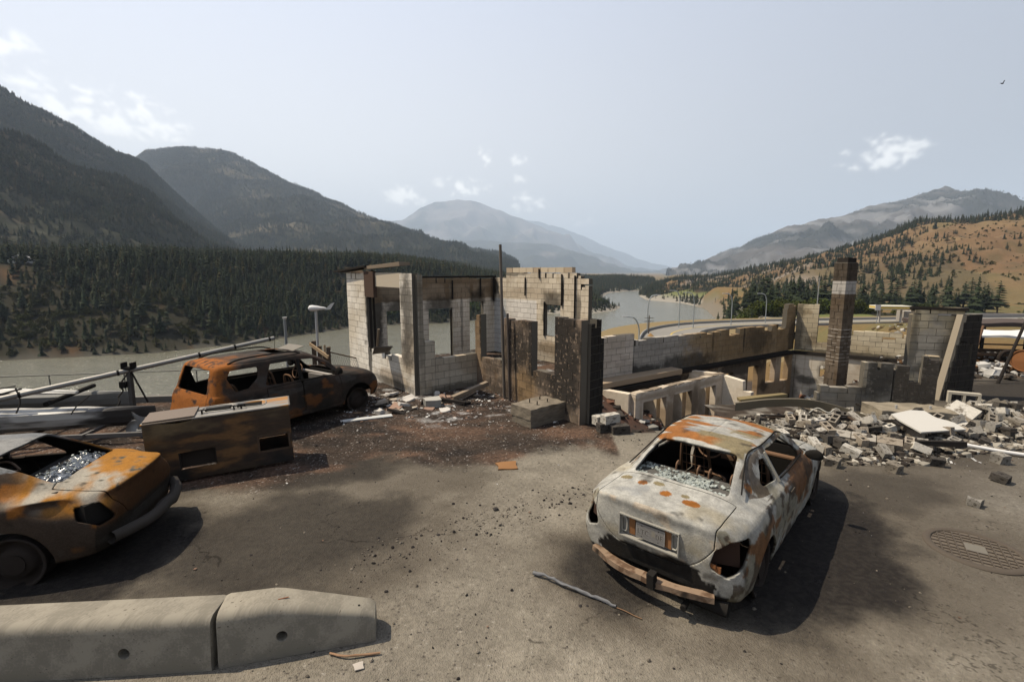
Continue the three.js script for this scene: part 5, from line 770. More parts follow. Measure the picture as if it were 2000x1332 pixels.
function drilled(g, x, y, r) { const ev = new Evaluator(); ev.attributes = ['position', 'normal', 'uv']; const A = new Brush(g), B = new Brush(new THREE.CylinderGeometry(r, r * .92, .3, 28).rotateX(Math.PI / 2)); B.position.set(x, y, -.02); A.updateMatrixWorld(); B.updateMatrixWorld(); return ev.evaluate(A, B, SUBTRACTION).geometry; }
{
  const g = thing('concrete_barrier', 'long straight concrete road barrier butted against the tapered one', 'barrier', null, -4.75, 0, 3.58, .075);
  part(g, 'body', drilled(loftSolid([[0, barrierSec(.48, .46)], [1.0, barrierSec(.48, .46)], [2.1, barrierSec(.48, .46)], [2.135, barrierSec(.472, .45)]]), 1.42, .2, .05), concMat);
  const e = thing('concrete_barrier', 'tapered concrete barrier end piece with a round lifting hole', 'barrier', null, -2.575, 0, 3.765, .245);
  part(e, 'body', drilled(loftSolid([[0, barrierSec(.472, .45)], [.03, barrierSec(.48, .46)], [.42, barrierSec(.475, .45)], [.5, barrierSec(.465, .44)], [.9, barrierSec(.37, .385, .9)], [1.28, barrierSec(.275, .33, .8)], [1.33, barrierSec(.24, .30, .7)]]), .52, .2, .05), concMat);
  part(e, 'anchor_hole', rod([1.18, .27, -.13], [1.18, .302, -.13], .013), darkMat);
  part(e, 'rust_mark', box(.09, .002, .012, .52, .465, -.17, 0, .3, -.1), mat(.2, .08, .04, .9));
}
// service counter unit with two sinks
{
  const L = 2.12, H = 1.0, Dp = .62, g = thing('sink_counter', 'burnt metal service counter with two steel basins, beside the burnt sport utility car', 'counter', null, -5.84, .02, 7.36, Math.atan2(.451, .893)); g.rotation.order = 'YXZ'; g.rotation.z = .03;
  const panelTex = dataTex(512, 256, (u, v) => { const n = fbm2(u * 5, v * 9, 5), m = fbm2(u * 2 + 3, v * 3, 4), f = fbm2(u * 40, v * 40, 3); let c = mix3([.065, .042, .026], [.19, .098, .038], sstep(-.2, .4, n)); c = mix3(c, [.19, .135, .07], sstep(.1, .5, m) * sstep(.25, .8, v)); c = mix3(c, [.024, .02, .018], sstep(.0, .5, fbm2(u * 4 + 9, v * 2, 3) + (.45 - v) * .6)); const k = 1 + .25 * f; return [c[0] * k, c[1] * k, c[2] * k]; });
  const pm = std({ map: panelTex, roughness: .72, metalness: .25, side: THREE.DoubleSide });
  const sheet = (w, h, holes, t = .02) => { const s = new THREE.Shape(); s.moveTo(0, 0); s.lineTo(w, 0); s.lineTo(w, h); for (let k = 14; k >= 0; k--) s.lineTo(w * k / 14, h + (k && k < 14 ? .012 * Math.sin(k * 1.7) - .004 * k % .02 : 0)); s.closePath(); for (const [a, b, c, d] of holes) { const p = new THREE.Path(); p.moveTo(a, c); p.lineTo(a, d); p.lineTo(b, d); p.lineTo(b, c); p.closePath(); s.holes.push(p); } const e = new THREE.ExtrudeGeometry(s, { depth: t, bevelEnabled: false }); const u = e.attributes.uv, q = e.attributes.position; for (let i = 0; i < q.count; i++) u.setXY(i, q.getX(i) / L, q.getY(i) / H); return e; };
  part(g, 'front_panel', rough(sheet(L, H, [[1.60, 2.06, .26, .52], [.42, .95, .18, .47]]), .008, 4), pm);
  part(g, 'back_panel', rough(sheet(L, H, [[1.5, 2.02, .3, .6]]).translate(0, 0, -Dp), .008, 4), pm);
  for (const x of [0, L - .02]) part(g, 'side_panel', box(.02, H, Dp - .02, x + .01, H / 2, -Dp / 2), pm);
  part(g, 'vent_box', merge([box(.53, .3, .02, .685, .33, -.1), box(.02, .3, .1, .43, .33, -.05), box(.02, .3, .1, .94, .33, -.05)]), mat(.045, .036, .03, .85));
  part(g, 'hatch_frame', merge([box(.5, .03, .03, 1.83, .535, .012), box(.5, .03, .03, 1.83, .245, .012), box(.03, .32, .03, 1.585, .39, .012), box(.03, .32, .03, 2.075, .39, .012)]), burntSteel);
  const topTex = dataTex(256, 128, (u, v) => { const n = fbm2(u * 4, v * 4, 4); let c = mix3([.30, .275, .235], [.22, .21, .20], sstep(-.2, .3, n)); c = mix3(c, [.42, .20, .05], sstep(.0, .35, n * .8 + (u - .80) * 1.4)); c = mix3(c, [.16, .125, .095], sstep(.34, .30, u) * .9); return c; });
  const sh = new THREE.Shape([[-.02, -.02], [L + .02, -.02], [L + .02, Dp + .02], [-.02, Dp + .02]].map(p => new THREE.Vector2(...p))); for (const [a, b] of [[.82, 1.22], [1.30, 1.70]]) { const p = new THREE.Path(); p.moveTo(a, .2); p.lineTo(a, .52); p.lineTo(b, .52); p.lineTo(b, .2); p.closePath(); sh.holes.push(p); }
  const tp = new THREE.ExtrudeGeometry(sh, { depth: .018, bevelEnabled: true, bevelThickness: .006, bevelSize: .006, bevelSegments: 1 }); { const q = tp.attributes.position, u = tp.attributes.uv; for (let i = 0; i < q.count; i++) u.setXY(i, q.getX(i) / L, q.getY(i) / Dp); } tp.rotateX(-Math.PI / 2); tp.translate(0, H + .012, 0);
  part(g, 'worktop', rough(tp, .006, 3), std({ map: topTex, roughness: .5, metalness: .45, side: THREE.DoubleSide }));
  const steel = mat(.42, .39, .33, .4, .6);
  for (const [a, b] of [[.82, 1.22], [1.30, 1.70]]) { part(g, 'basin', merge([box(b - a, .012, .32, (a + b) / 2, H - .16, -.36), box(.012, .18, .32, a, H - .07, -.36), box(.012, .18, .32, b, H - .07, -.36), box(b - a, .18, .012, (a + b) / 2, H - .07, -.2), box(b - a, .18, .012, (a + b) / 2, H - .07, -.52)]), mat(.20, .185, .155, .45, .5)); part(g, 'basin_rim', tube([[a - .02, H + .04, -.19], [a - .02, H + .04, -.53], [b + .02, H + .04, -.53], [b + .02, H + .04, -.19], [a - .02, H + .04, -.19]], .01, 60), steel); }
  part(g, 'cover_plate', rough(box(.7, .02, Dp, .35, H + .05, -Dp / 2), .008, 3), mat(.17, .13, .10, .7, .2));
  for (const x of [.80, 1.27, 1.38]) part(g, 'tap', merge([rod([x, H + .03, -.13], [x, H + .11, -.13], .014), rod([x - .06, H + .1, -.13], [x + .05, H + .1, -.13], .011), rod([x + .05, H + .1, -.13], [x + .06, H + .06, -.16], .01)]), darkMat);
}
// concrete plinth with anchor bolts
{
  const g = thing('concrete_plinth', 'square chipped concrete plinth with four anchor bolts in front of the sooty wall', 'plinth', null, .42, 0, 10.25, Math.atan2(.632, .774));
  const b = new THREE.BoxGeometry(1.08, .26, .7, 14, 5, 10); b.translate(.54, .31, -.35); part(g, 'cap', rough(b, .022, 7), std({ map: concTex, color: new THREE.Color().setRGB(.74, .70, .68), roughness: .95 }));
  const c = new THREE.BoxGeometry(1.06, .2, .68, 10, 3, 8); c.translate(.54, .1, -.35); part(g, 'footing', rough(c, .014, 6), std({ map: concTex, color: new THREE.Color().setRGB(.66, .63, .62), roughness: .95 }));
  for (const [x, z] of [[.38, -.22], [.7, -.22], [.38, -.48], [.7, -.48]]) part(g, 'anchor_bolt', rod([x, .42, z], [x, .52, z], .013), darkMat);
}
addTop(new THREE.Mesh(rod([-.21, -.1, -12.85], [-.31, 4.15, -12.9], .042, .038, 12), mat(.16, .135, .11, .7, .4)), 'steel_pole', 'tall bare steel pole standing by the sooty block wall', 'pole');
addTop(new THREE.Mesh(rod([-.06, -.1, -12.6], [-.12, 2.35, -12.7], .035, .035, 10), mat(.10, .08, .065, .75, .4)), 'steel_pipe', 'short burnt pipe beside the tall steel pole', 'pipe');
addTop(new THREE.Mesh(rough(new THREE.BoxGeometry(.36, .03, .27, 10, 1, 8), .03, 5).rotateY(.2).translate(-.09, .03, -8.15), mat(.26, .135, .06, .9)), 'rusted_plate', 'small rusted metal plate lying alone on the asphalt', 'plate');
addTop(new THREE.Mesh(rough(tube([[.24, .03, -5.09], [.55, .045, -4.88], [.85, .03, -4.68], [1.08, .02, -4.53]], .019, 60, 7), .016, 14), mat(.12, .12, .125, .65)), 'melted_trim', 'melted grey strip of car trim lying on the asphalt', 'debris');
addTop(new THREE.Mesh(tube([[1.05, .015, -4.54], [1.15, .02, -4.47], [1.24, .015, -4.40], [1.3, .015, -4.36]], .006, 30, 5), mat(.20, .12, .07, .8)), 'wire', 'thin rusty wire trailing from the melted trim', 'wire');
addTop(new THREE.Mesh(rough(tube([[-1.66, .015, -3.92], [-1.5, .025, -3.88], [-1.35, .018, -3.9], [-1.2, .015, -3.93]], .011, 30, 6), .004, 20), mat(.33, .20, .12, .9)), 'twig', 'pale twig lying in front of the tapered barrier', 'twig');
addTop(new THREE.Mesh(rough(new THREE.BoxGeometry(.09, .008, .07, 4, 1, 4), .02, 12).rotateY(.5).translate(-1.35, .015, -3.78), mat(.45, .4, .34, .9)), 'paper_scrap', 'torn pale scrap beside the twig', 'scrap');
// manhole cover
{
  const g = thing('manhole_cover', 'round cast iron manhole cover with ribbed grid and blank centre plate', 'manhole cover', null, 5.8, .004, 5.58, -.6), m = mat(.095, .078, .062, .85, .1);
  part(g, 'frame', new THREE.LatheGeometry([[.43, 0], [.43, .024], [.49, .026], [.51, .0]].map(p => new THREE.Vector2(...p)), 48), m); part(g, 'plate', new THREE.CylinderGeometry(.438, .438, .012, 48), mat(.13, .108, .085, .95));
  for (const d of [-.34, -.26, -.18, -.1, .1, .18, .26, .34, 0]) { const w = Math.sqrt(.42 * .42 - d * d); part(g, 'rib', box(.014, .014, 2 * w, d, .013, 0), m); part(g, 'rib', box(2 * w, .0135, .014, 0, .0128, d), m); }
  part(g, 'centre_plate', box(.2, .012, .2, 0, .016, 0), mat(.16, .145, .12, .8));
}
// fallen blocks, rubble
const hollow = (() => { const s = new THREE.Shape([[-.195, -.095], [.195, -.095], [.195, .095], [-.195, .095]].map(p => new THREE.Vector2(...p))); for (const x of [-.09, .09]) { const h = new THREE.Path(); h.moveTo(x - .06, -.06); h.lineTo(x - .06, .06); h.lineTo(x + .06, .06); h.lineTo(x + .06, -.06); h.closePath(); s.holes.push(h); } const g = new THREE.ExtrudeGeometry(s, { depth: .19, bevelEnabled: false }); g.translate(0, 0, -.095); g.rotateX(Math.PI / 2); return g; })();
const halfB = rough(new THREE.BoxGeometry(.2, .19, .19, 3, 2, 2), .04, 6), chunkG = rough(new THREE.BoxGeometry(.26, .14, .17, 3, 2, 3), .07, 5, 3), solidB = rough(new THREE.BoxGeometry(.39, .19, .19, 4, 2, 2), .018, 5, 9);
const RUB = [[5.5, 10.9], [5.35, 9.2], [6.0, 8.5], [7.3, 8.45], [8.7, 9.0], [10.8, 9.4], [13, 10.8], [12.8, 12.1], [11.6, 12.0], [10.2, 10.9], [9.0, 11.2], [7.3, 11.4], [6.4, 10.9]];
const moundH = (x, f) => { const d = -sdPoly(RUB, x, f); if (d <= 0) return 0; return Math.min(.26, d * .26) * (.7 + .5 * fbm2(x * 1.6, f * 1.6, 3)) + .05 * fbm2(x * 5, f * 5, 3); };
{
  const pos = [], idx = [], col = [], uv = [], st = .07, x0 = 5.1, f0 = 8.2, nx = 118, nf = 60;
  for (let j = 0; j <= nf; j++) for (let i = 0; i <= nx; i++) { const x = x0 + i * st, f = f0 + j * st, h = moundH(x, f), n = fbm2(x * 3, f * 3, 4), k = .6 + .6 * (vn2(x * 13, f * 13) * .5 + .5); pos.push(x, h > 0 ? h - .01 : -.05, -f); uv.push(x, f); const c = mix3([.075, .058, .045], [.25, .225, .19], sstep(.0, .5, n)); col.push(c[0] * k, c[1] * k, c[2] * k); }
  for (let j = 0; j < nf; j++) for (let i = 0; i < nx; i++) { const a = j * (nx + 1) + i, b = a + nx + 1; idx.push(a, a + 1, b, a + 1, b + 1, b); }
  addTop(new THREE.Mesh(geo(pos, idx, col, uv), std({ vertexColors: true, roughness: 1, bumpMap: grainBump, bumpScale: .03, side: THREE.DoubleSide })), 'rubble_heap', 'low heap of crushed masonry and ash under the fallen blocks', 'rubble', null, 'stuff');
  debris('rubble_chips', 'chips of block and plaster all over the rubble heap', 'rubble', rough(new THREE.BoxGeometry(1, .7, .8, 2, 1, 2), .3, 1.7), 7000, 64, r => { const x = lerp(5.2, 13.2, r()), f = lerp(8.2, 12.2, r()); return sdPoly(RUB, x, f) < .25 ? [x, Math.max(0, moundH(x, f)), f] : null; }, r => .02 + .12 * Math.pow(r(), 2.4), r => { const t = .45 + .7 * r(), q = r(); return q < .28 ? [.46 * t, .42 * t, .35 * t] : q < .7 ? [.22 * t, .19 * t, .15 * t] : [.06 * t, .05 * t, .042 * t]; }, mat(1, 1, 1, .95));
  const blockTex = dataTex(256, 256, (u, v) => { const n = fbm2(u * 5, v * 5, 5), m = fbm2(u * 30, v * 30, 3); let c = [.82 + .16 * m, .81 + .16 * m, .79 + .16 * m]; return mix3(c, [.16, .135, .11], sstep(.05, .5, n) * .85); }), bm = (r, g, b) => mat(r, g, b, .95, 0, { map: blockTex, bumpMap: grainBump, bumpScale: .006 }), ms = [bm(.50, .46, .40), bm(.36, .335, .295), bm(.29, .255, .21), bm(.10, .09, .08), bm(.38, .325, .26), bm(.66, .62, .55)], r = rng(71);
  const mk = (name, label, group, gm, x, y, f, rx, ry, rz, m) => { const o = new THREE.Mesh(gm, m); o.position.set(x, y, -f); if (name === 'broken_block') o.scale.set(.6 + .5 * r(), .6 + .5 * r(), .6 + .5 * r()); o.rotation.set(rx, ry, rz); o.castShadow = o.receiveShadow = true; addTop(o, name, label, 'block', group); };
  let n = 0; while (n < 190) {
    const u = r(), x = lerp(5.3, 13, u), f = lerp(8.4, 12.1, r()), sd = sdPoly(RUB, x, f); if (sd > -.05) continue; if (x > 6.2 && x < 7.2 && f < 8.9 && r() < .3) continue;
    const q = r(), g = q < .34 ? hollow : q < .55 ? solidB : q < .8 ? halfB : chunkG, tilt = .5, dark = x < 7.6 ? .25 : .12, m = r() < dark ? ms[3] : ms[[0, 1, 1, 2, 4, 5][Math.floor(r() * 6)]];
    const kind = g === hollow ? ['hollow concrete block tumbled on the rubble heap', 'hollow blocks on the rubble heap'] : g === solidB ? ['whole block with closed faces lying on the rubble heap', 'closed blocks on the rubble heap'] : ['broken piece of block lying on the rubble heap', 'broken blocks on the rubble heap'];
    mk(g === hollow || g === solidB ? 'concrete_block' : 'broken_block', kind[0], kind[1], g, x, moundH(x, f) + .07 + .05 * r(), f, (r() - .5) * tilt * 2, r() * 6.28, (r() - .5) * tilt * 2, m); scene.children[scene.children.length - 1].scale.multiplyScalar(.64 + .22 * r()); n++;
  }
  for (const [x, f, a] of [[6.65, 7.95, .4], [7.62, 8.2, 1.1], [8.9, 8.35, .2], [5.75, 8.2, .8], [8.1, 7.55, 2], [6.9, 6.75, .6], [7.9, 6.4, 2.2]]) mk('broken_block', 'stray broken block lying on the bare asphalt in front of the rubble', 'stray blocks on the asphalt', f < 7 ? chunkG : halfB, x, .06 + (f < 7 ? -.02 : .02), f, .1, a, .05, ms[n++ % 3 + 1]);
  for (const [x, y, f, a, k] of [[2.05, .02, 10.1, .3, 0], [2.32, .0, 9.98, .2, 0], [2.14, .2, 10.14, .45, 1], [2.0, .1, 10.4, .5, 1]]) mk('concrete_block', ['sooty block at the foot of the black wall end', 'white topped block at the foot of the black wall end'][k], 'blocks at the foot of the black wall end', solidB, x, y + .08, f, 0, a, .04, k ? ms[5] : ms[3]);
  for (let k = 0; k < 30; k++) { const x = lerp(5.5, 12.5, r()), f = lerp(8.6, 11.6, r()); if (sdPoly(RUB, x, f) > -.1) continue; const a = r() * 6.28, l = .3 + .7 * r(), y = moundH(x, f) + .1; addTop(new THREE.Mesh(rough(bar([x, y, -f], [x + Math.cos(a) * l, y + .12 * (r() - .2), -f + Math.sin(a) * l], .03 + .03 * r(), .03), .012, 8), k % 4 ? charWood : burntSteel), k % 4 ? 'charred_lath' : 'bent_rebar', k % 4 ? 'thin charred lath sticking out of the rubble heap' : 'rusty steel rod sticking out of the rubble heap', k % 4 ? 'lath' : 'rod', k % 4 ? 'laths in the rubble heap' : 'steel rods in the rubble heap'); }
  // rows of mortared blocks still joined, fallen in one piece
  { const g = thing('fallen_wall_piece', 'fallen strip of white painted blocks still mortared together in the rubble', 'wall piece', null, 6.25, .17, 9.55, -.62); for (let i = 0; i < 4; i++) { const b = part(g, 'block', solidB, i === 3 ? ms[4] : ms[0]); b.position.set(i * .405, 0, 0); b.rotation.x = .5; } part(g, 'mortar', box(1.5, .15, .15, .6, 0, 0, .5), mortarMat); }
  const panel = thing('plaster_sheet', 'large torn white plaster sheet lying on the rubble', 'plaster', null, 8.62, .34, 9.72, .3); panel.rotation.order = 'YXZ'; panel.rotation.x = .22;
  { const s = new THREE.Shape([[-.62, -.36], [.55, -.45], [.6, -.2], [.42, .05], [.5, .32], [.2, .42], [-.45, .36], [-.55, .1]].map(p => new THREE.Vector2(...p))); const e = new THREE.ExtrudeGeometry(s, { depth: .03, bevelEnabled: false }); e.rotateX(-Math.PI / 2); part(panel, 'sheet', rough(e, .01, 4), mat(.54, .515, .465, .9)); part(panel, 'batten', box(.05, .05, .7, -.3, -.03, 0), ashWood); }
  const slab = thing('concrete_slab', 'thick chipped concrete slab with bolts tilted against the stepped wall', 'slab', null, 8.95, .28, 10.55, -.12); { const b = new THREE.BoxGeometry(1.5, .26, .8, 14, 4, 8); part(slab, 'body', rough(b, .05, 4), std({ map: concTex, color: new THREE.Color().setRGB(.95, .9, .84), roughness: .95 })); for (const x of [-.3, .4]) part(slab, 'bolt', rod([x, .1, .1], [x, .2, .1], .025), mat(.5, .48, .45, .5, .4)); }
  addTop(new THREE.Mesh(rough(box(.8, .12, .5, 9.9, .3, -10.3, .3, .5, .2), .03, 4), ms[5]), 'concrete_lump', 'pale concrete lump beside the tilted slab', 'concrete');
  // bent fascia
  { const g = thing('bent_fascia', 'long bent metal roof fascia arching over the rubble', 'metal sheet'); const C = new THREE.CatmullRomCurve3([[5.35, .34, -11.15], [6.2, .46, -11.05], [6.9, .50, -10.85], [7.5, .40, -10.6], [8.05, .24, -10.25], [8.5, .18, -10.0]].map(p => new THREE.Vector3(...p))), pos = [], idx = [], N = 60, q = []; for (let i = 0; i <= N; i++) { const p = C.getPoint(i / N), tw = .05 * Math.sin(i / N * 5); for (const [a, b] of [[0, 0], [.05, .006], [.05, -.004], [.012, -.01], [.014 + tw, -.2], [tw, -.2]]) pos.push(p.x - a * .35, p.y + b, p.z - a); } for (let i = 0; i < N; i++) for (let k = 0; k < 6; k++) { const a = i * 6 + k, b = i * 6 + (k + 1) % 6; idx.push(a, b, a + 6, b, b + 6, a + 6); } part(g, 'sheet', toCreasedNormals(geo(pos, idx), .5), mat(.15, .125, .085, .7, .2)); part(g, 'foam_strip', rough(bar([5.5, .36, -11.35], [6.6, .50, -11.3], .2, .07), .03, 6), mat(.20, .155, .08, .95)); part(g, 'cable', tube([[6.7, .3, -10.5], [6.85, .42, -10.45], [7.0, .36, -10.3], [7.25, .42, -10.4], [7.4, .25, -10.3]], .01, 40), mat(.5, .48, .42, .8)); }
  addTop(new THREE.Mesh(rough(bar([7.0, .14, -9.1], [8.6, .2, -8.75], .14, .1), .02, 6), charWood), 'charred_beam', 'charred timber beam lying across the front of the rubble', 'beam');
  addTop(new THREE.Mesh(tube([[8.75, .12, -9.0], [9.4, .06, -8.7], [10.2, .04, -8.35], [11.2, .04, -7.9]], .035, 40, 8), mat(.72, .70, .66, .7)), 'white_hose', 'white plastic pipe running from the rubble over the asphalt', 'pipe');
  { const g = thing('concrete_block', 'single hollow block standing upright by the broken pilaster', 'block', null, 11.35, .22, 11.75, -.5); part(g, 'frame', merge([box(.62, .06, .14, 0, .2, 0), box(.06, .24, .14, -.28, .06, 0), box(.06, .24, .14, .28, .06, 0), box(.05, .2, .14, 0, .06, 0)]), mat(.5, .45, .36, .93)); }
}
// debris in front of the block ruin
{
  const r = rng(81), ms = [mat(.42, .36, .29, .95), mat(.30, .2, .15, .95), mat(.5, .47, .43, .9), charWood];
  for (let k = 0; k < 34; k++) { const x = lerp(-3.6, -1.0, r()), f = lerp(11.4, 13.2, r()) - Math.max(0, x + 2.4) * -.3; const o = new THREE.Mesh([flakeGeo, flakeGeo, chunkG][k % 3], ms[k % 4]); const s = .14 + .3 * r(); o.scale.setScalar(k % 3 === 2 ? .5 + r() * .6 : s); o.position.set(x, .03, -f); o.rotation.set((r() - .5) * .4, r() * 6, (r() - .5) * .4); addTop(o, 'plaster_fragment', 'flat broken fragment on the ash in front of the block ruin', 'fragment', 'fragments in front of the block ruin'); }
  addTop(new THREE.Mesh(rough(bar([-2.9, .02, -11.2], [-3.9, .03, -10.75], .16, .02), .02, 6), mat(.5, .5, .48, .8)), 'metal_strip', 'pale strip of flashing lying beside the sport utility car', 'strip');
  for (const [a, b, w] of [[[-1.6, .06, -12.6], [-.7, .32, -13.3], .16], [[-1.9, .1, -12.4], [-1.2, .08, -12.1], .1], [[-1.3, .12, -12.2], [-.95, .3, -12.35], .07]]) addTop(new THREE.Mesh(rough(bar(a, b, w, w * .7), .02, 7), w > .12 ? ashWood : charWood), 'charred_timber', 'burnt timber end lying below the low block wall', 'timber', 'burnt timbers below the low block wall');
  const s = thing('scorched_box', 'sooty square metal box lying in front of the low block wall', 'box', null, -2.05, .1, 12.05, .4); part(s, 'shell', rough(new THREE.BoxGeometry(.4, .16, .3, 3, 2, 3), .03, 6), mat(.30, .29, .26, .8)); part(s, 'lid', rough(new THREE.BoxGeometry(.42, .02, .32, 3, 1, 3), .02, 6).translate(0, .1, 0), mat(.40, .38, .34, .8));
}
// ---------- boat, mast, fences and poles by the river edge ----------
const alu = mat(.30, .285, .255, .5, .4), hullWhite = mat(.62, .60, .55, .6), rope = mat(.05, .045, .04, .95);
{
  const hull = (g, len, w, h, m) => { const secs = []; for (let i = 0; i <= 26; i++) { const t = i / 26, k = Math.sin(Math.PI * Math.pow(t, .62)) * .8 + .25 * (1 - t), ww = Math.max(.03, w * Math.min(1, k)) * (t > .93 ? (1 - t) / .07 * .6 + .4 : 1), hh = h * (1 - .25 * t * t); secs.push([t * len, [[ww, h], [ww * .98, h * .7], [ww * .7, h * .3 + h * .1 * t], [0, h - hh], [-ww * .7, h * .3 + h * .1 * t], [-ww * .98, h * .7], [-ww, h], [-ww * .6, h + .05], [ww * .6, h + .05]]]); } return part(g, 'hull', rough(loftSolid(secs), .012, 3), m); };
  const g = thing('catamaran', 'white catamaran hulls with burnt ragged bow lying on a trailer frame by the river edge', 'boat', null, -12.6, .12, 9.3, .14);
  const hullTex = dataTex(512, 128, (u, v) => { const n = fbm2(u * 9, v * 5, 4); return mix3(mix3([.50, .48, .44], [.22, .21, .19], sstep(-.1, .4, n + .5 * fbm2(u * 3, 4, 2))), [.035, .03, .027], sstep(.66, .8, u + .12 * n)); });
  const hm = std({ map: hullTex, roughness: .55, side: THREE.DoubleSide }); const h1 = hull(g, 5.0, .32, .44, hm); { const p = h1.geometry.attributes.position, u = h1.geometry.attributes.uv; for (let i = 0; i < p.count; i++) u.setXY(i, p.getX(i) / 5.02, p.getY(i) * 1.4 + p.getZ(i)); }
  const h2 = hull(g, 4.2, .3, .42, mat(.16, .155, .14, .7)); h2.position.set(-.5, .02, -1.5);
  part(g, 'cross_beam', merge([rod([.9, .62, .1], [.7, .62, -1.6], .05), rod([3.0, .62, .1], [2.8, .62, -1.6], .05)]), darkMat);
  part(g, 'boom', rough(loftSolid([[0, [[.08, .9], [.1, .95], [.04, 1.0], [-.08, 1.0], [-.1, .94]]], [2.4, [[.08, .82], [.1, .88], [.04, .93], [-.08, .93], [-.1, .87]]], [3.55, [[.03, .80], [.05, .82], [.03, .86], [-.03, .86], [-.05, .83]]]]), .01, 3), hullWhite);
  part(g, 'torn_skin', rough(new THREE.BoxGeometry(.55, .02, .5, 14, 1, 12).rotateX(1.1).rotateZ(-.5).translate(4.85, .12, .2), .2, 5), mat(.20, .195, .18, .75)); part(g, 'torn_skin', rough(new THREE.BoxGeometry(.3, .4, .02, 8, 10, 1).translate(5.05, .1, .0), .18, 6), mat(.13, .125, .115, .75));
  part(g, 'rigging', merge([tube([[.3, .62, .25], [1.6, .72, .2], [2.6, .96, .1]], .02, 30), tube([[.4, .6, .3], [1.4, .85, .22], [2.5, 1.02, .1]], .015, 30), tube([[2.5, .98, .1], [2.62, .7, .2], [2.6, .5, .3]], .015, 20), tube([[.2, .7, .3], [.9, .78, .28], [1.5, .74, .3], [2.0, .86, .2]], .03, 30), tube([[3.9, .8, .2], [3.7, .6, .3], [3.6, .45, .32]], .012, 14)]), rope);
  const t = thing('boat_trailer', 'low steel boat trailer frame with axle under the catamaran', 'trailer', null, -12.2, .1, 9.15, .12); part(t, 'frame', merge([bar([0, .1, .5], [5.6, .06, .2], .07, .08), bar([0, .1, -1.4], [5.0, .06, -.9], .07, .08), bar([1.2, .1, .6], [1.2, .1, -1.5], .06), bar([3.6, .1, .4], [3.6, .1, -1.2], .06), bar([4.6, .08, .3], [6.1, .05, 0], .07, .08)]), mat(.14, .13, .12, .6, .3)); part(t, 'axle', rod([2.4, .05, .8], [2.4, .05, -1.7], .035), burntSteel); for (const z of [.85, -1.75]) part(t, 'wheel', new THREE.TorusGeometry(.2, .05, 8, 24).translate(2.4, .1, z), rimMat);
  const mst = thing('mast', 'long aluminium mast propped up over the catamaran and the burnt cars', 'mast'); part(mst, 'tube', rod([-13.2, .36, -5.9], [-6.24, 1.72, -12.5], .062, .05, 14), alu);
  for (const k of [.15, .3, .42, .5, .66, .82, .9, .985]) { const c = [lerp(-13.2, -6.24, k), lerp(.36, 1.72, k), -lerp(5.9, 12.5, k)], q = [c[0] + .03, c[1] + .006, c[2] - .028]; part(mst, 'collar', rod(c, q, .068 - .01 * k, .068 - .01 * k, 14), darkMat); }
  const cr = thing('mast_crutch', 'dark steel post with winch and chain holding up the mast', 'post'); const px = -8.45, pf = 10.4; part(cr, 'post', bar([px, -.05, -pf], [px, 1.36, -pf], .085), mat(.085, .078, .07, .7, .3)); part(cr, 'saddle', merge([box(.2, .05, .16, px, 1.34, -pf), box(.03, .14, .16, px - .1, 1.4, -pf), box(.03, .14, .16, px + .1, 1.4, -pf)]), darkMat); part(cr, 'brace', bar([px + .05, 1.25, -pf], [px + .42, .6, -pf + .1], .025), darkMat); part(cr, 'chain', tube([[px - .06, 1.2, -pf], [px - .2, .95, -pf + .05], [px - .14, .85, -pf + .05], [px - .26, .7, -pf + .05], [px - .2, .6, -pf + .1], [px - .34, .42, -pf + .1]], .017, 40, 5), rope); part(cr, 'winch', rough(box(.12, .14, .12, px - .1, .98, -pf + .05), .02, 8), darkMat);
}
{ // railing along the edge of the bank
  const g = thing('railing', 'thin pipe railing along the edge above the river behind the burnt cars', 'railing'); const P = t => [lerp(-22, -7.6, t), lerp(11.2, 13.1, t)];
  const a = P(0), b = P(1); part(g, 'top_rail', rod([a[0], .62, -a[1]], [b[0], .78, -b[1]], .014), mat(.10, .10, .09, .6, .3)); part(g, 'kerb', bar([a[0], .02, -a[1] + .3], [b[0], .06, -b[1] + .3], .2, .2), mat(.17, .16, .14, .9)); for (let k = 0; k < 8; k++) { const q = P((k + .4) / 8); part(g, 'post', rod([q[0], 0, -q[1]], [q[0], .66 + .1 * k / 8, -q[1]], .014), mat(.10, .10, .09, .6, .3)); }
}
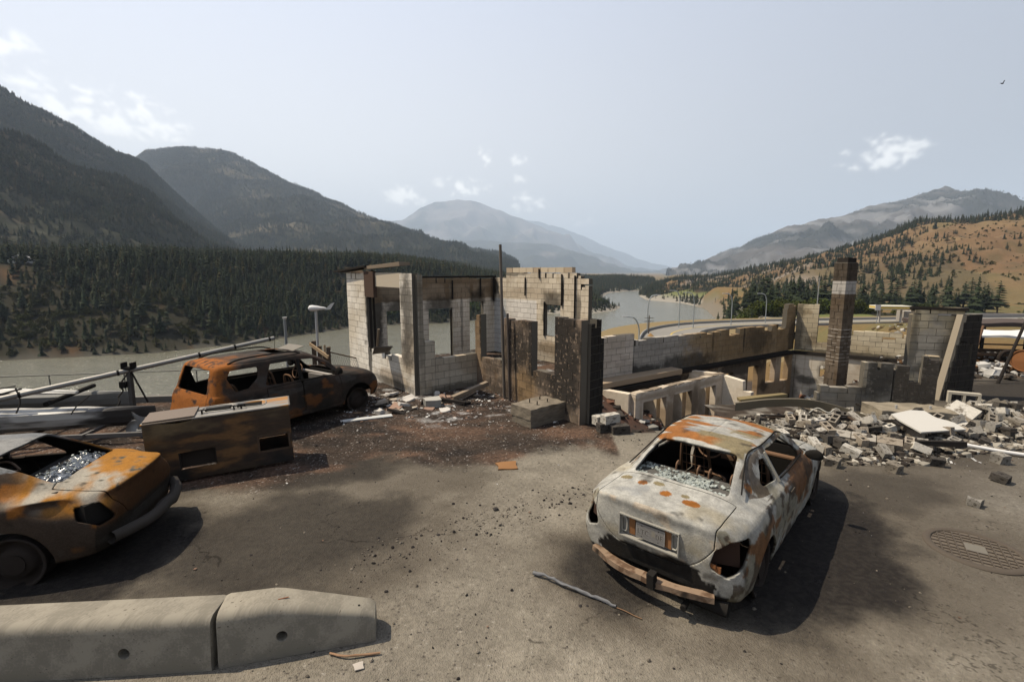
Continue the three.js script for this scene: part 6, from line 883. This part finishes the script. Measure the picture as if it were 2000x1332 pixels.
{
  const g = thing('timber_fence', 'short broken timber fence beside the white wall of the block ruin', 'fence'); const wd = mat(.10, .075, .055, .9), pale = mat(.36, .26, .16, .9);
  for (const [x, f, h] of [[-6.72, 16.1, 1.12], [-6.45, 15.9, .98], [-6.02, 15.55, 1.0], [-6.2, 15.7, .8]]) part(g, 'post', rough(bar([x, -.5, -f], [x, h, -f], .11), .012, 6), wd);
  part(g, 'rail', rough(bar([-6.85, 1.02, -16.1], [-6.0, .68, -15.45], .05, .12), .01), pale); part(g, 'rail', rough(bar([-6.75, .55, -16.2], [-6.0, .35, -15.6], .05, .1), .01), pale); part(g, 'rail', bar([-6.3, 1.0, -15.95], [-6.15, -.1, -15.7], .06, .06), pale);
  const c = thing('chain_link_fence', 'sagging chain link mesh between the timber fence and the block ruin', 'fence'); const wires = []; for (let k = 0; k <= 13; k++) { const t = k / 13; wires.push(rod([lerp(-5.95, -5.3, t), .82 - .35 * t, -lerp(15.5, 16.4, t)], [lerp(-5.95, -5.3, Math.min(1, t + .25)), .02, -lerp(15.5, 16.4, Math.min(1, t + .25))], .004, .004, 4)); wires.push(rod([lerp(-5.95, -5.3, t), .82 - .35 * t, -lerp(15.5, 16.4, t)], [lerp(-5.95, -5.3, Math.max(0, t - .25)), .02, -lerp(15.5, 16.4, Math.max(0, t - .25))], .004, .004, 4)); } part(c, 'mesh', merge(wires), mat(.2, .19, .17, .6, .4)); part(c, 'top_bar', rod([-5.95, .84, -15.5], [-5.25, .44, -16.4], .02), burntSteel);
  const w = thing('wind_turbine', 'small white wind generator without blades on a pole behind the timber fence', 'wind turbine', null, -6.95, 0, 17, 0); part(w, 'pole', rod([0, -2.5, 0], [0, 2.06, 0], .045), mat(.42, .42, .41, .6)); part(w, 'nacelle', (() => { const e = new THREE.LatheGeometry([[.005, -.32], [.05, -.2], [.06, -.1], [.095, .06], [.11, .2], [.1, .28], [.05, .33], [.005, .34]].map(p => new THREE.Vector2(...p)), 20); e.rotateZ(Math.PI / 2); e.translate(.08, 2.16, 0); return e; })(), mat(.66, .65, .63, .5)); part(w, 'tail_fin', (() => { const s = new THREE.Shape([[.3, 2.1], [.52, 2.12], [.68, 2.36], [.56, 2.33], [.42, 2.2]].map(p => new THREE.Vector2(...p))); return new THREE.ExtrudeGeometry(s, { depth: .02, bevelEnabled: false }); })(), mat(.62, .61, .58, .5)); part(w, 'whip_aerial', rod([-.2, 1.2, 0], [-.22, 2.75, 0], .005), darkMat);
  const l = thing('lamp_post', 'slim grey post lamp beyond the burnt sport utility car', 'lamp post', null, -8.55, 0, 18); part(l, 'pole', rod([0, -6, 0], [0, 1.66, 0], .05), mat(.22, .24, .24, .6)); part(l, 'head', new THREE.CylinderGeometry(.09, .05, .09, 14).translate(0, 1.7, 0), mat(.5, .5, .48, .5));
}
// ---------- road, lamps and far things ----------
{
  const RP = [[20, -8.0, 48], [26, -9.2, 72], [32, -10.6, 96], [40, -11.3, 116], [52, -11.5, 128], [72, -11.5, 135], [100, -11.4, 139], [140, -11.2, 143], [210, -11.0, 150], [330, -10.6, 170]], C = new THREE.CatmullRomCurve3(RP.map(p => V3(...p))), N = 160;
  const strip = (o0, o1, y0, y1 = y0, thick) => { const pos = [], idx = [], uv = []; for (let i = 0; i <= N; i++) { const p = C.getPoint(i / N), t = C.getTangent(i / N), nx = -t.z, nz = t.x, l = Math.hypot(nx, nz); for (const [o, y] of thick ? [[o0, y0], [o0, y1], [o1, y1], [o1, y0]] : [[o0, y0], [o1, y1]]) { pos.push(p.x + nx / l * o, p.y + y, p.z + nz / l * o); uv.push(i, o); } } const k = thick ? 4 : 2; for (let i = 0; i < N; i++) for (let j = 0; j < k - (thick ? 0 : 1); j++) { const a = i * k + j, b = i * k + (j + 1) % k; idx.push(a, b, a + k, b, b + k, a + k); } return geo(pos, idx, null, uv); };
  setting('road', strip(-5.6, 5.6, .35), mat(.24, .225, .20, .95), 'curving highway below the town');
  setting('road_shoulder', strip(-16, 16, .2, .2), mat(.22, .165, .085, 1), 'dry grass bank of the highway');
  for (const [o, label] of [[-5.9, 'concrete parapet on the outer river side of the highway bend'], [5.9, 'concrete parapet on the inner side of the highway bend']]) addTop(new THREE.Mesh(strip(o - .2, o + .2, .1, .95, true), mat(.27, .26, .24, .95)), 'road_parapet', label, 'parapet', 'parapets of the highway');
  setting('road_marking', strip(-.18, .18, .365), mat(.50, .36, .08, .9), 'yellow centre line of the highway');
  const pole = mat(.34, .37, .38, .5, .3), lampAt = (x, y, f, h, dir, arm, label) => { const g = thing('street_lamp', label, 'street lamp', 'street lamps along the highway', x, y, f); part(g, 'pole', tube([[0, 0, 0], [0, h * .55, 0], [dir * arm * .06, h * .8, 0], [dir * arm * .4, h * .97, 0], [dir * arm, h, 0]], .12, 40, 7), pole); part(g, 'lamp_head', box(.9, .14, .3, dir * (arm + .35), h, 0), mat(.5, .5, .5, .5)); };
  lampAt(22.4, -13, 84, 8.6, -1, 2.3, 'tall curved street lamp standing apart beyond the low grey wall');
  for (const [x, f, h, d] of [[44, 126, 10, -1], [47, 124, 9.6, -1], [60, 131, 9, -1], [72, 136, 8.8, -1], [32, 113, 9.5, 1]]) lampAt(x, -11.5, f, h, d, 2, 'grey curved street lamp on the parapet of the highway bend');
  const up = thing('utility_pole', 'wooden utility pole with cross arms between the ruin and the highway', 'utility pole', null, 31.5, -13.5, 110); part(up, 'pole', rod([0, 0, 0], [0, 7.0, 0], .16, .12), mat(.12, .1, .08, .95)); for (const y of [6.4, 5.6]) part(up, 'cross_arm', box(2.2, .12, .12, 0, y, 0), mat(.12, .1, .08, .95));
  const tall = thing('mast_pole', 'very tall slender light mast behind the chimney', 'pole', null, 73, -11.5, 115); part(tall, 'pole', rod([0, 0, 0], [0, 13.5, 0], .16, .08), mat(.30, .31, .31, .6));
  addTop(new THREE.Mesh(rough(new THREE.ConeGeometry(5.2, 3.0, 20, 6), .5, .6).translate(30.5, -11.6, -104), mat(.27, .16, .065, 1)), 'dirt_mound', 'orange dirt mound beside the highway bend', 'mound');
  const gs = thing('filling_station', 'small filling station with yellow canopy fascia beyond the road', 'filling station', null, 101, -10.2, 128, -.2); part(gs, 'canopy', box(8, .9, 5, 0, 4.2, 0), mat(.60, .56, .44, .7)); part(gs, 'fascia_stripe', box(8.05, .4, 5.05, 0, 4.2, 0), mat(.62, .42, .05, .6)); for (const x of [-2.5, 2.5]) part(gs, 'column', box(.35, 4, .35, x, 2, 0), mat(.5, .48, .44, .8)); part(gs, 'shop', box(7, 3, 4, 8, 1.5, -4), mat(.34, .31, .27, .9));
  const sg = thing('road_sign', 'white square road sign beside the filling station', 'sign', null, 94.5, -10.4, 124); part(sg, 'post', rod([0, 0, 0], [0, 4.2, 0], .07), pole); part(sg, 'board', box(1.4, 1.5, .08, 0, 4.6, 0), mat(.66, .65, .62, .7));
  const house = (x, f, w, m, label) => { const y = terrainH(x, f), g = thing('house', label, 'house', 'houses on the far bench', x, y, f, .3); part(g, 'wall', box(w, 3, 7, 0, 1.5, 0), m); const s = new THREE.Shape([[-w / 2 - .5, 3], [w / 2 + .5, 3], [0, 5.2]].map(p => new THREE.Vector2(...p))); const e = new THREE.ExtrudeGeometry(s, { depth: 8, bevelEnabled: false }); e.translate(0, 0, -4); part(g, 'roof', e, mat(.42, .41, .4, .8)); part(g, 'window', box(1.6, 1.1, .1, -1.5, 1.7, 3.52), mat(.04, .045, .05, .2)); part(g, 'door', box(1, 2.1, .1, 1.5, 1.05, 3.52), mat(.15, .12, .1, .8)); };
  house(-318, 316, 11, mat(.55, .54, .51, .9), 'long white house among trees on the far bench'); house(-286, 328, 7, mat(.5, .46, .4, .9), 'small cream house beside the long white house');
}
// burnt yard beyond the tall wall
{
  const g = thing('burnt_trailer', 'collapsed white camper trailer roof in the burnt yard beyond the tall wall', 'trailer', null, 19.5, -.05, 18.2, -.2); part(g, 'roof_sheet', rough(new THREE.BoxGeometry(4.2, .08, 1.5, 20, 1, 8).translate(0, 1.15, 0), .1, 1.5), mat(.66, .65, .62, .6)); part(g, 'chassis', merge([bar([-2, .4, .6], [2.2, .4, .6], .1), bar([-2, .4, -.6], [2.2, .4, -.6], .1), rod([0, .3, -.9], [0, .3, .9], .06)]), burntSteel); part(g, 'side_frame', merge([bar([-2, .4, .7], [-1.8, 1.1, .7], .06), bar([0, .4, .7], [.1, 1.1, .7], .06), bar([2, .4, .7], [2, 1.1, .7], .06), bar([-2, .8, .7], [2, .8, .7], .05)]), charWood); for (const x of [-.9, .9]) part(g, 'wheel', new THREE.TorusGeometry(.26, .07, 8, 20).translate(x, .3, .75), rimMat);
  const h = thing('burnt_trailer', 'dark burnt trailer frame with flat bed behind the collapsed camper roof', 'trailer', null, 20.5, -.1, 20.8, -.15); part(h, 'bed', rough(new THREE.BoxGeometry(5.2, .16, 2, 12, 1, 4).translate(0, 1.35, 0), .05, 2), mat(.09, .07, .06, .8)); part(h, 'rail', bar([-2.6, 1.75, 1], [2.6, 1.8, 1], .1), mat(.34, .31, .28, .6)); for (const x of [-2.2, -.6, 1, 2.3]) part(h, 'leg', bar([x, 0, .9], [x, 1.3, .9], .09), charWood);
  const tank = thing('rusted_tank', 'rusted orange steel drum among pale debris in the burnt yard', 'tank', null, 17.5, .5, 15.9, .3); part(tank, 'shell', rough(new THREE.CylinderGeometry(.36, .36, .9, 24, 4).rotateZ(Math.PI / 2), .03, 4), mat(.24, .105, .045, .85)); part(tank, 'end_ring', new THREE.TorusGeometry(.35, .025, 8, 24).rotateY(Math.PI / 2).translate(-.45, 0, 0), mat(.2, .09, .04, .85));
  for (const [a, b, l] of [[[15.1, 0, -14.6], [16.2, 2.55, -14.9], 'slanting black burnt post beyond the tall wall'], [[17.0, 0, -15.5], [16.9, 2.75, -15.5], 'upright rusty post in the burnt yard'], [[14.4, 0, -14.9], [15.0, 1.75, -15.2], 'short thin slanting rod beyond the tall wall'], [[21.4, 0, -19.5], [21.6, 3.2, -19.4], 'scorched upright trunk at the yard edge']]) addTop(new THREE.Mesh(rough(rod(a, b, .05, .035, 8), .01, 6), l.startsWith('black') || l.includes('black') ? charWood : mat(.16, .095, .06, .9)), 'burnt_post', l, 'post');
  debris('yard_debris', 'heap of pale burnt debris in the yard beyond the tall wall', 'debris', rough(new THREE.BoxGeometry(1, .6, .8, 2, 1, 2), .4, 1.3), 900, 91, r => { const a = r(), x = lerp(14.6, 22, a), f = lerp(15.4, 19.5, r()) + (r() - .5); return [x, .02 + .25 * r() * r(), f]; }, r => .05 + .3 * Math.pow(r(), 2.5), r => { const t = .5 + .6 * r(), q = r(); return q < .45 ? [.5 * t, .48 * t, .44 * t] : q < .8 ? [.09 * t, .075 * t, .06 * t] : [.22 * t, .12 * t, .06 * t]; }, mat(1, 1, 1, .9));
  debris('pit_debris', 'burnt reddish debris covering the sunken floor', 'debris', rough(new THREE.BoxGeometry(1, .5, .7, 2, 1, 2), .35, 1.5), 1500, 92, r => { const x = lerp(2.2, 15, r()), f = lerp(10.3, 20.5, r()); return sdPoly(PIT, x, f) < -.3 && sdPoly(LOT, x, f) > .2 ? [x, terrainH(x, f), f] : null; }, r => .03 + .28 * Math.pow(r(), 3.5), r => { const t = .5 + .6 * r(), q = r(); return q < .3 ? [.42 * t, .40 * t, .36 * t] : q < .65 ? [.06 * t, .05 * t, .042 * t] : [.20 * t, .10 * t, .065 * t]; }, mat(1, 1, 1, .95));
  debris('scrub_debris', 'scorched brush and stones between the ruin and the road', 'debris', stoneGeo, 700, 93, r => { const x = lerp(14, 60, r()), f = lerp(19, 70, r()); return x / f > .45 && sdPoly(LOT, x, f) > .5 ? [x, terrainH(x, f), f] : null; }, r => .1 + .6 * Math.pow(r(), 3), r => { const t = .5 + .6 * r(); return r() < .3 ? [.38 * t, .35 * t, .3 * t] : [.12 * t, .085 * t, .045 * t]; }, mat(1, 1, 1, .95));
}
{ const g = thing('bird', 'tiny dark bird flying in the open sky', 'bird', null, 57.4, 25.2, 60); const m = mat(.02, .02, .022, .9); part(g, 'body', new THREE.SphereGeometry(.09, 12, 8).scale(1.9, .8, .8), m); for (const s of [1, -1]) { const w = new THREE.BufferGeometry(); part(g, 'wing', geo([0, .03, .04 * s, .1, .03, .04 * s, .02, .22, .3 * s, -.1, .24, .28 * s, 0, .05, .04 * s], [0, 1, 2, 0, 2, 3, 1, 4, 2], null, null), m); } part(g, 'tail', box(.14, .012, .07, -.2, .01, 0), m); }
// base colours of the whole place, brought to measured real-world levels for the exposure above
const seen = new Set();
scene.traverse(o => { if (o.isMesh) for (const m of [o.material].flat()) if (!seen.has(m)) { seen.add(m); m.color.multiplyScalar(.68); } });
renderer.render(scene, camera);
